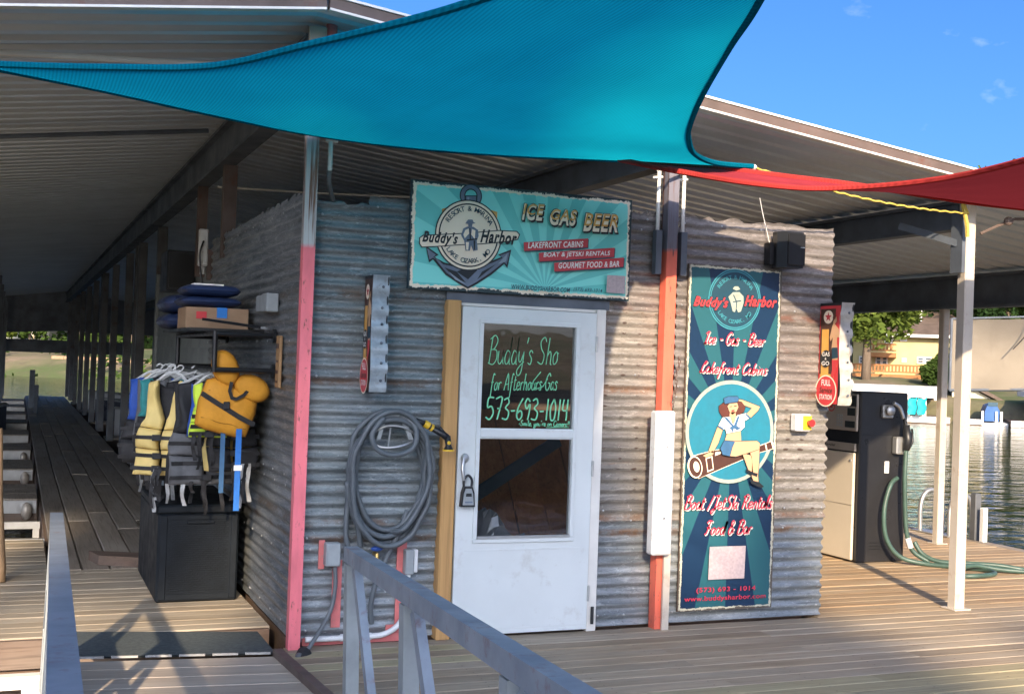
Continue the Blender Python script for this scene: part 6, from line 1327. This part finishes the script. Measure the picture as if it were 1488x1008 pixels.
# left far shore, seen past the end of the walkway
sw = thing('retaining_wall', 'low tan stone retaining wall on lawn across the lake', 'wall', (0, 93, 0)); rg = random.Random(5)
o_ = of(12, 540, 70.5); f6 = frame(FAR*78.5); mb = MB()
for k in range(44):
    for r_ in range(3):
        u_ = lat(-40, 70)+k*1.15+(r_ % 2)*.55; z_ = WZ+.35+r_*.42
        put('stone', fbox(MB(), f6, u_, u_+1.1, -.1-rg.random()*.15, .5, z_, z_+.39), 'cardboard', sw) if k < 40 else None
fh = frame(FAR*92); ua = lat(-10, 92)
h3 = thing('lake_house', 'pale house half hidden by trees across the lake at left', 'house', tuple(fh(ua, 0, 1)))
put('wall', fbox(MB(), fh, ua-4, ua+6, 0, 6, .4, 4.4), 'house_cream', h3); put('roof', MB().prism([(ua-4.6, 4.4), (ua+6.6, 4.4), (ua+1, 6.2)], lambda u, v, w: fh(u, w-.4, v), 6.8), 'shingle', h3)
for k in range(3): win(h3, fh, ua-3+k*3, ua-1.8+k*3, 2.0, 3.4, 0)

# ------------------------------------------------------------------ trees
def crown(c, rx, ry, rz, n, leaf, seed, gaps=.35):
    rg = random.Random(seed); cl = []
    for k in range(max(7, n//170)):
        while True:
            p = Vector((rg.uniform(-1, 1), rg.uniform(-1, 1), rg.uniform(-1, 1)))
            if .35 < p.length < 1: break
        cl.append((p, rg.uniform(.20, .40)))
    vs = []; fs = []
    for i in range(n):
        p, r_ = cl[rg.randrange(len(cl))]; q = Vector((rg.gauss(0, 1), rg.gauss(0, 1), rg.gauss(0, 1))).normalized()*r_*(rg.random()**.4)
        q = p*(.78)+q; w_ = Vector((c[0]+q.x*rx, c[1]+q.y*ry, c[2]+q.z*rz))
        a = Vector((rg.gauss(0, 1), rg.gauss(0, 1), rg.gauss(0, .6))).normalized(); b = a.orthogonal().normalized(); b = (b*math.cos(i)+a.cross(b)*math.sin(i)); L = leaf*rg.uniform(.6, 1.3)
        o = len(vs); vs += [w_-a*L, w_+b*L*.55, w_+a*L, w_-b*L*.55]; fs.append((o, o+1, o+2, o+3))
    return MB().add(vs, fs)
TREES = []
def tree(base, hgt_, r, leafm, label, n=2200, leaf=.34, seed=1, group=None, low=.3, name='tree'):
    t = thing(name, label, 'tree', base, group); rg = random.Random(seed); b = Vector(base)
    top = b+Vector((rg.uniform(-.3, .3), rg.uniform(-.3, .3), hgt_*.72)); cz = b.z+hgt_*(low+1)/2; rz_ = hgt_*(1-low)/2
    mb = MB().tube([b-Vector((0, 0, .5)), b+Vector((0, 0, hgt_*.3)), top], [r*.085, r*.06, r*.02], 8)
    for k in range(6):
        a = k*1.05+rg.random(); s_ = b.lerp(top, .45+.08*k); e = Vector((b.x+math.cos(a)*r*.6, b.y+math.sin(a)*r*.6, s_.z+hgt_*.14)); mb.tube([s_, s_.lerp(e, .5)+Vector((0, 0, .15)), e], [r*.035, r*.025, r*.01], 6)
    put('trunk', smooth(mb.mesh('trunk')), 'bark', t); put('crown', crown((b.x, b.y, cz), r, r, rz_, n, leaf, seed), leafm, t); return t
def tpx(px, dist): d = ray(px, 560); p = d*(dist/d.dot(FAR)); return (p.x, p.y, shore_h(p.x, p.y))
tr = [(1258, 79, 8.2, 3.9, 'leaf_pale', 'pale green tree in front of the yellow house'),
      (1296, 97, 11.5, 4.5, 'leaf_mid', 'mid green tree rising behind the yellow house roof, left one'), (1345, 99, 13, 4.8, 'leaf_dark', 'dark tree right behind ridge of the yellow house'),
      (1385, 90, 11.5, 4.2, 'leaf_dark', 'dark tree right of yellow house behind the tan curtain'), (1425, 92, 12, 4.5, 'leaf_mid', 'green tree above the tan curtain, middle one'), (1462, 90, 11.5, 4.4, 'leaf_dark', 'dark leafy tree above right part of tan curtain'),
      (1500, 91, 12, 4.6, 'leaf_mid', 'green tree at right edge of the view'), (1240, 100, 13, 4.8, 'leaf_mid', 'tall green tree behind pump, farther up the hill'), (1320, 112, 14, 5.2, 'leaf_mid', 'large tree high on hillside behind the houses'),
      (1400, 112, 14, 5.2, 'leaf_pale', 'lighter tree high on the hillside right of house'), (1465, 114, 14.5, 5.4, 'leaf_dark', 'dark tree high on hillside at far right'), (1360, 77, 1.6, 1.0, 'leaf_mid', 'small bush by the far white dock')]
for i, (px, di, hh_, r_, lm, lb_) in enumerate(tr): tree(tpx(px, di), hh_, r_, lm, lb_, 9000 if i == 0 else 5200, .235, 40+i, 'trees on the far shore', .05 if hh_ < 3 else .22)
tr2 = [(1392, 80, 3.2, 1.7, 'leaf_mid', 'low shrub left of the cream cottage'), (1448, 78, 3.4, 1.9, 'leaf_dark', 'dark shrub right behind the blue covered lift'), (1470, 80, 4.5, 2.2, 'leaf_mid', 'green bushy tree on slope above the right dock'), (1488, 77, 3.2, 1.8, 'leaf_pale', 'pale shrub on slope at right edge of view')]
for i, (px, di, hh_, r_, lm, lb_) in enumerate(tr2): tree(tpx(px, di), hh_, r_, lm, lb_, 1800, .16, 140+i, 'shrubs on the far shore', .05)
ltr = [(2, 88, 6), (40, 87, 5.2), (62, 89, 6.0), (85, 97, 9), (20, 105, 10), (55, 109, 11), (110, 91, 8), (135, 99, 9), (160, 93, 8), (190, 89, 7), (215, 97, 9), (-25, 101, 10), (90, 117, 12), (150, 119, 12), (205, 117, 12), (-5, 121, 12)]
nm_ = ['first', 'second', 'third', 'fourth', 'fifth', 'sixth', 'seventh', 'eighth', 'ninth', 'tenth', 'eleventh', 'twelfth', 'thirteenth', 'fourteenth', 'fifteenth', 'sixteenth']
order = sorted(range(len(ltr)), key=lambda i: ltr[i][0])
for i, (px, di, hh_) in enumerate(ltr):
    tree(tpx(px, di), hh_, hh_*.36, ['leaf_pale', 'leaf_mid', 'leaf_mid'][i % 3], f'lake shore tree past the walkway end, {nm_[order.index(i)]} from the left', 2400, .26, 80+i, 'trees across the lake at left', .15)
# shrubs filling the hillside as one mass of foliage
rg = random.Random(11); mb = MB(); vs = []; fs = []
for k in range(52000):
    a = rg.uniform(-95, 80); d = 67+rg.uniform(26, 85); p = FAR*d+FARR*a
    z = shore_h(p.x, p.y)+2.6*(.5+.5*math.sin(a*.6+d*.3)*math.sin(d*.45-a*.2))*rg.random()**.5
    q = Vector((p.x, p.y, z)); u_ = Vector((rg.gauss(0, 1), rg.gauss(0, 1), rg.gauss(0, .6))).normalized(); v_ = u_.orthogonal().normalized(); L = rg.uniform(.3, .75); o = len(vs)
    vs += [q-u_*L, q+v_*L*.6, q+u_*L, q-v_*L*.6]; fs.append((o, o+1, o+2, o+3))
for k in range(16000):
    a = rg.uniform(-95, 80); d = 67+rg.uniform(4, 28); p = FAR*d+FARR*a
    if a > -32: continue
    if math.sin(a*.31+2)*math.sin(d*.5+a*.13) < .05: continue
    z = shore_h(p.x, p.y)+1.5*rg.random()**.6*(.4+.6*abs(math.sin(a*.9)))
    q = Vector((p.x, p.y, z)); u_ = Vector((rg.gauss(0, 1), rg.gauss(0, 1), rg.gauss(0, .6))).normalized(); v_ = u_.orthogonal().normalized(); L = rg.uniform(.15, .4); o = len(vs)
    vs += [q-u_*L, q+v_*L*.6, q+u_*L, q-v_*L*.6]; fs.append((o, o+1, o+2, o+3))
put('hillside_foliage', MB().add(vs, fs), 'leaf_mid', None, 'dense green undergrowth covering the far hillside', 'foliage', kind='stuff')

# ------------------------------------------------------------------ boats in the slips
def boat(x, y, ang, L, B, label, mat, cover=True):
    t = thing('motor_boat', label, 'boat', (x, y, WZ), 'boats moored under the roof'); c, s_ = math.cos(ang), math.sin(ang)
    F_ = lambda u, v, w: (x+u*c-v*s_, y+u*s_+v*c, WZ+w); n = 12; vs = []
    for i in range(n+1):
        q = i/n; u = -L/2+L*q; b = B/2*(1-max(0, (q-.45)/.55)**2.2); sh_ = .75+.25*q*q
        vs += [F_(u, -b, sh_), F_(u, -b*.86, .18), F_(u, 0, -.12+.3*max(0, q-.7)), F_(u, b*.86, .18), F_(u, b, sh_)]
    fs = [(5*i+j, 5*i+5+j, 5*i+6+j, 5*i+1+j) for i in range(n) for j in range(4)] + [(0, 1, 2, 3, 4)]
    put('hull', smooth(MB().add(vs, fs).mesh('hull')), mat, t)
    dv = []
    for i in range(n+1): q = i/n; u = -L/2+L*q; b = B/2*(1-max(0, (q-.45)/.55)**2.2)*.97; sh_ = .75+.25*q*q; k_ = .28*math.sin(min(1, q*1.2)*math.pi) if cover else .02; dv += [F_(u, -b, sh_+.01), F_(u, 0, sh_+.03+k_), F_(u, b, sh_+.01)]
    put('deck_cover' if cover else 'deck', smooth(MB().add(dv, [(3*i+j, 3*i+3+j, 3*i+4+j, 3*i+1+j) for i in range(n) for j in range(2)]).mesh('deck_cover')), 'canvas_dark' if cover else 'boat_white', t)
    ws_ = MB().add([F_(L*.10, -B*.42, .80), F_(L*.10, B*.42, .80), F_(-L*.02, B*.36, 1.28), F_(-L*.02, -B*.36, 1.28), F_(L*.11, -B*.42, .80), F_(L*.11, B*.42, .80), F_(-L*.01, B*.36, 1.28), F_(-L*.01, -B*.36, 1.28)], [(0, 1, 2, 3), (7, 6, 5, 4), (0, 4, 5, 1), (3, 2, 6, 7)])
    put('windshield', ws_, 'boat_glass', t); put('windshield_frame', MB().tube([F_(L*.10, -B*.42, .80), F_(-L*.02, -B*.36, 1.28), F_(-L*.02, B*.36, 1.28), F_(L*.10, B*.42, .80)], .02, 6), 'aluminium', t); put('rub_rail', MB().tube([vs[5*i] for i in range(n+1)], .03, 6).tube([vs[5*i+4] for i in range(n+1)], .03, 6), 'aluminium', t)
    return t
boat(-1.75, 27.65, 0, 3.2, 1.9, 'boat with raked windshield in slip at left edge', 'boat_dark', False)
for i, (x, y, a) in enumerate([(4.6, 22.0, math.pi), (4.7, 27.2, math.pi), (4.6, 32.4, math.pi), (4.7, 37.6, math.pi)]):
    boat(x, y, a, 5.4, 2.1, ['covered boat nearest behind the shop in right slips', 'covered boat second from the shop in right slips', 'covered boat third from the shop in right slips', 'covered boat farthest from the shop in right slips'][i], ['boat_dark', 'boat_white', 'boat_dark', 'boat_white'][i])
for k in range(5):
    y = 19.4+k*5.2; t = thing('finger_dock', f"{['nearest', 'second', 'third', 'fourth', 'farthest'][k]} narrow finger dock between covered boats right of walkway", 'dock', (4.8, y, -.2), 'finger docks right of the walkway'); put('frame', MB().box(1.62, 8.9, y-.35, y+.35, -.3, -.05), 'old_timber', t)
    for j in range(4): plank(t, 5.26, y-.26+j*.175, 0, 7.25, .168, 0, 'deck_walk')
# ------------------------------------------------------------------ unseen trees added behind the viewer, sized to block sun from the dock
def bank_z(y): d = -4-y; return WZ-1+2.2*(1-math.exp(-d/1.6))+d*0.055
for i, (x, y, topz, r_, lw) in enumerate([(-9.75, -28, 20.5, 1.05, .1), (-8.55, -28.5, 16.3, .95, .1), (-7.1, -28, 15.3, 1.1, .1), (-4.9, -28.5, 14.5, 1.6, .1), (-1.8, -28, 14.4, 2.2, .1), (-12.9, -29, 25, 3.0, .59), (1.4, -29, 14.4, 2.2, .1), (4.4, -29, 14.4, 2.2, .1), (-12.4, -30, 13.6, 1.6, .1)]):
    zb_ = bank_z(y); tree((x, y, zb_), topz-zb_, r_, 'leaf_mid', f"unseen shade tree added behind the gangway, {['tall bushy', 'slim', 'middle', 'rounded', 'right hand', 'tallest high crowned', 'leftmost', 'outer right', 'short'][i]} one", 4200, .5, 300+i, 'unseen shade trees on the near bank', lw)

# tarp and bar added behind the lower pane in place of reflected shapes
t = thing('reflected_tarp', 'grey crumpled tarp added behind lower door pane as reflected shape', 'tarp', (2.9, 7.6, .02)); rg = random.Random(9); vs = []; n = 26
for i in range(n+1):
    for j in range(n+1):
        u, v = i/n, j/n; z = .62*math.sin(u*math.pi)**.7*math.sin(v*math.pi)**.6*(.8+.25*math.sin(u*13+v*5))+.05*math.sin(u*31+v*17)*math.sin(v*23)+.07
        vs.append((2.45+1.2*u, 7.35+.7*v, max(.02, z)))
put('tarp', MB().add(vs, [(i*(n+1)+j, (i+1)*(n+1)+j, (i+1)*(n+1)+j+1, i*(n+1)+j+1) for i in range(n) for j in range(n)]), 'aluminium', t)
t = thing('reflected_bar', 'dark bar added behind lower door pane as reflected beam', 'plank', (3.0, 8.0, .5)); put('board', MB().bar((2.75, 7.95, .60), (3.75, 8.15, 1.15), .03, .09), 'steel_dark', t)
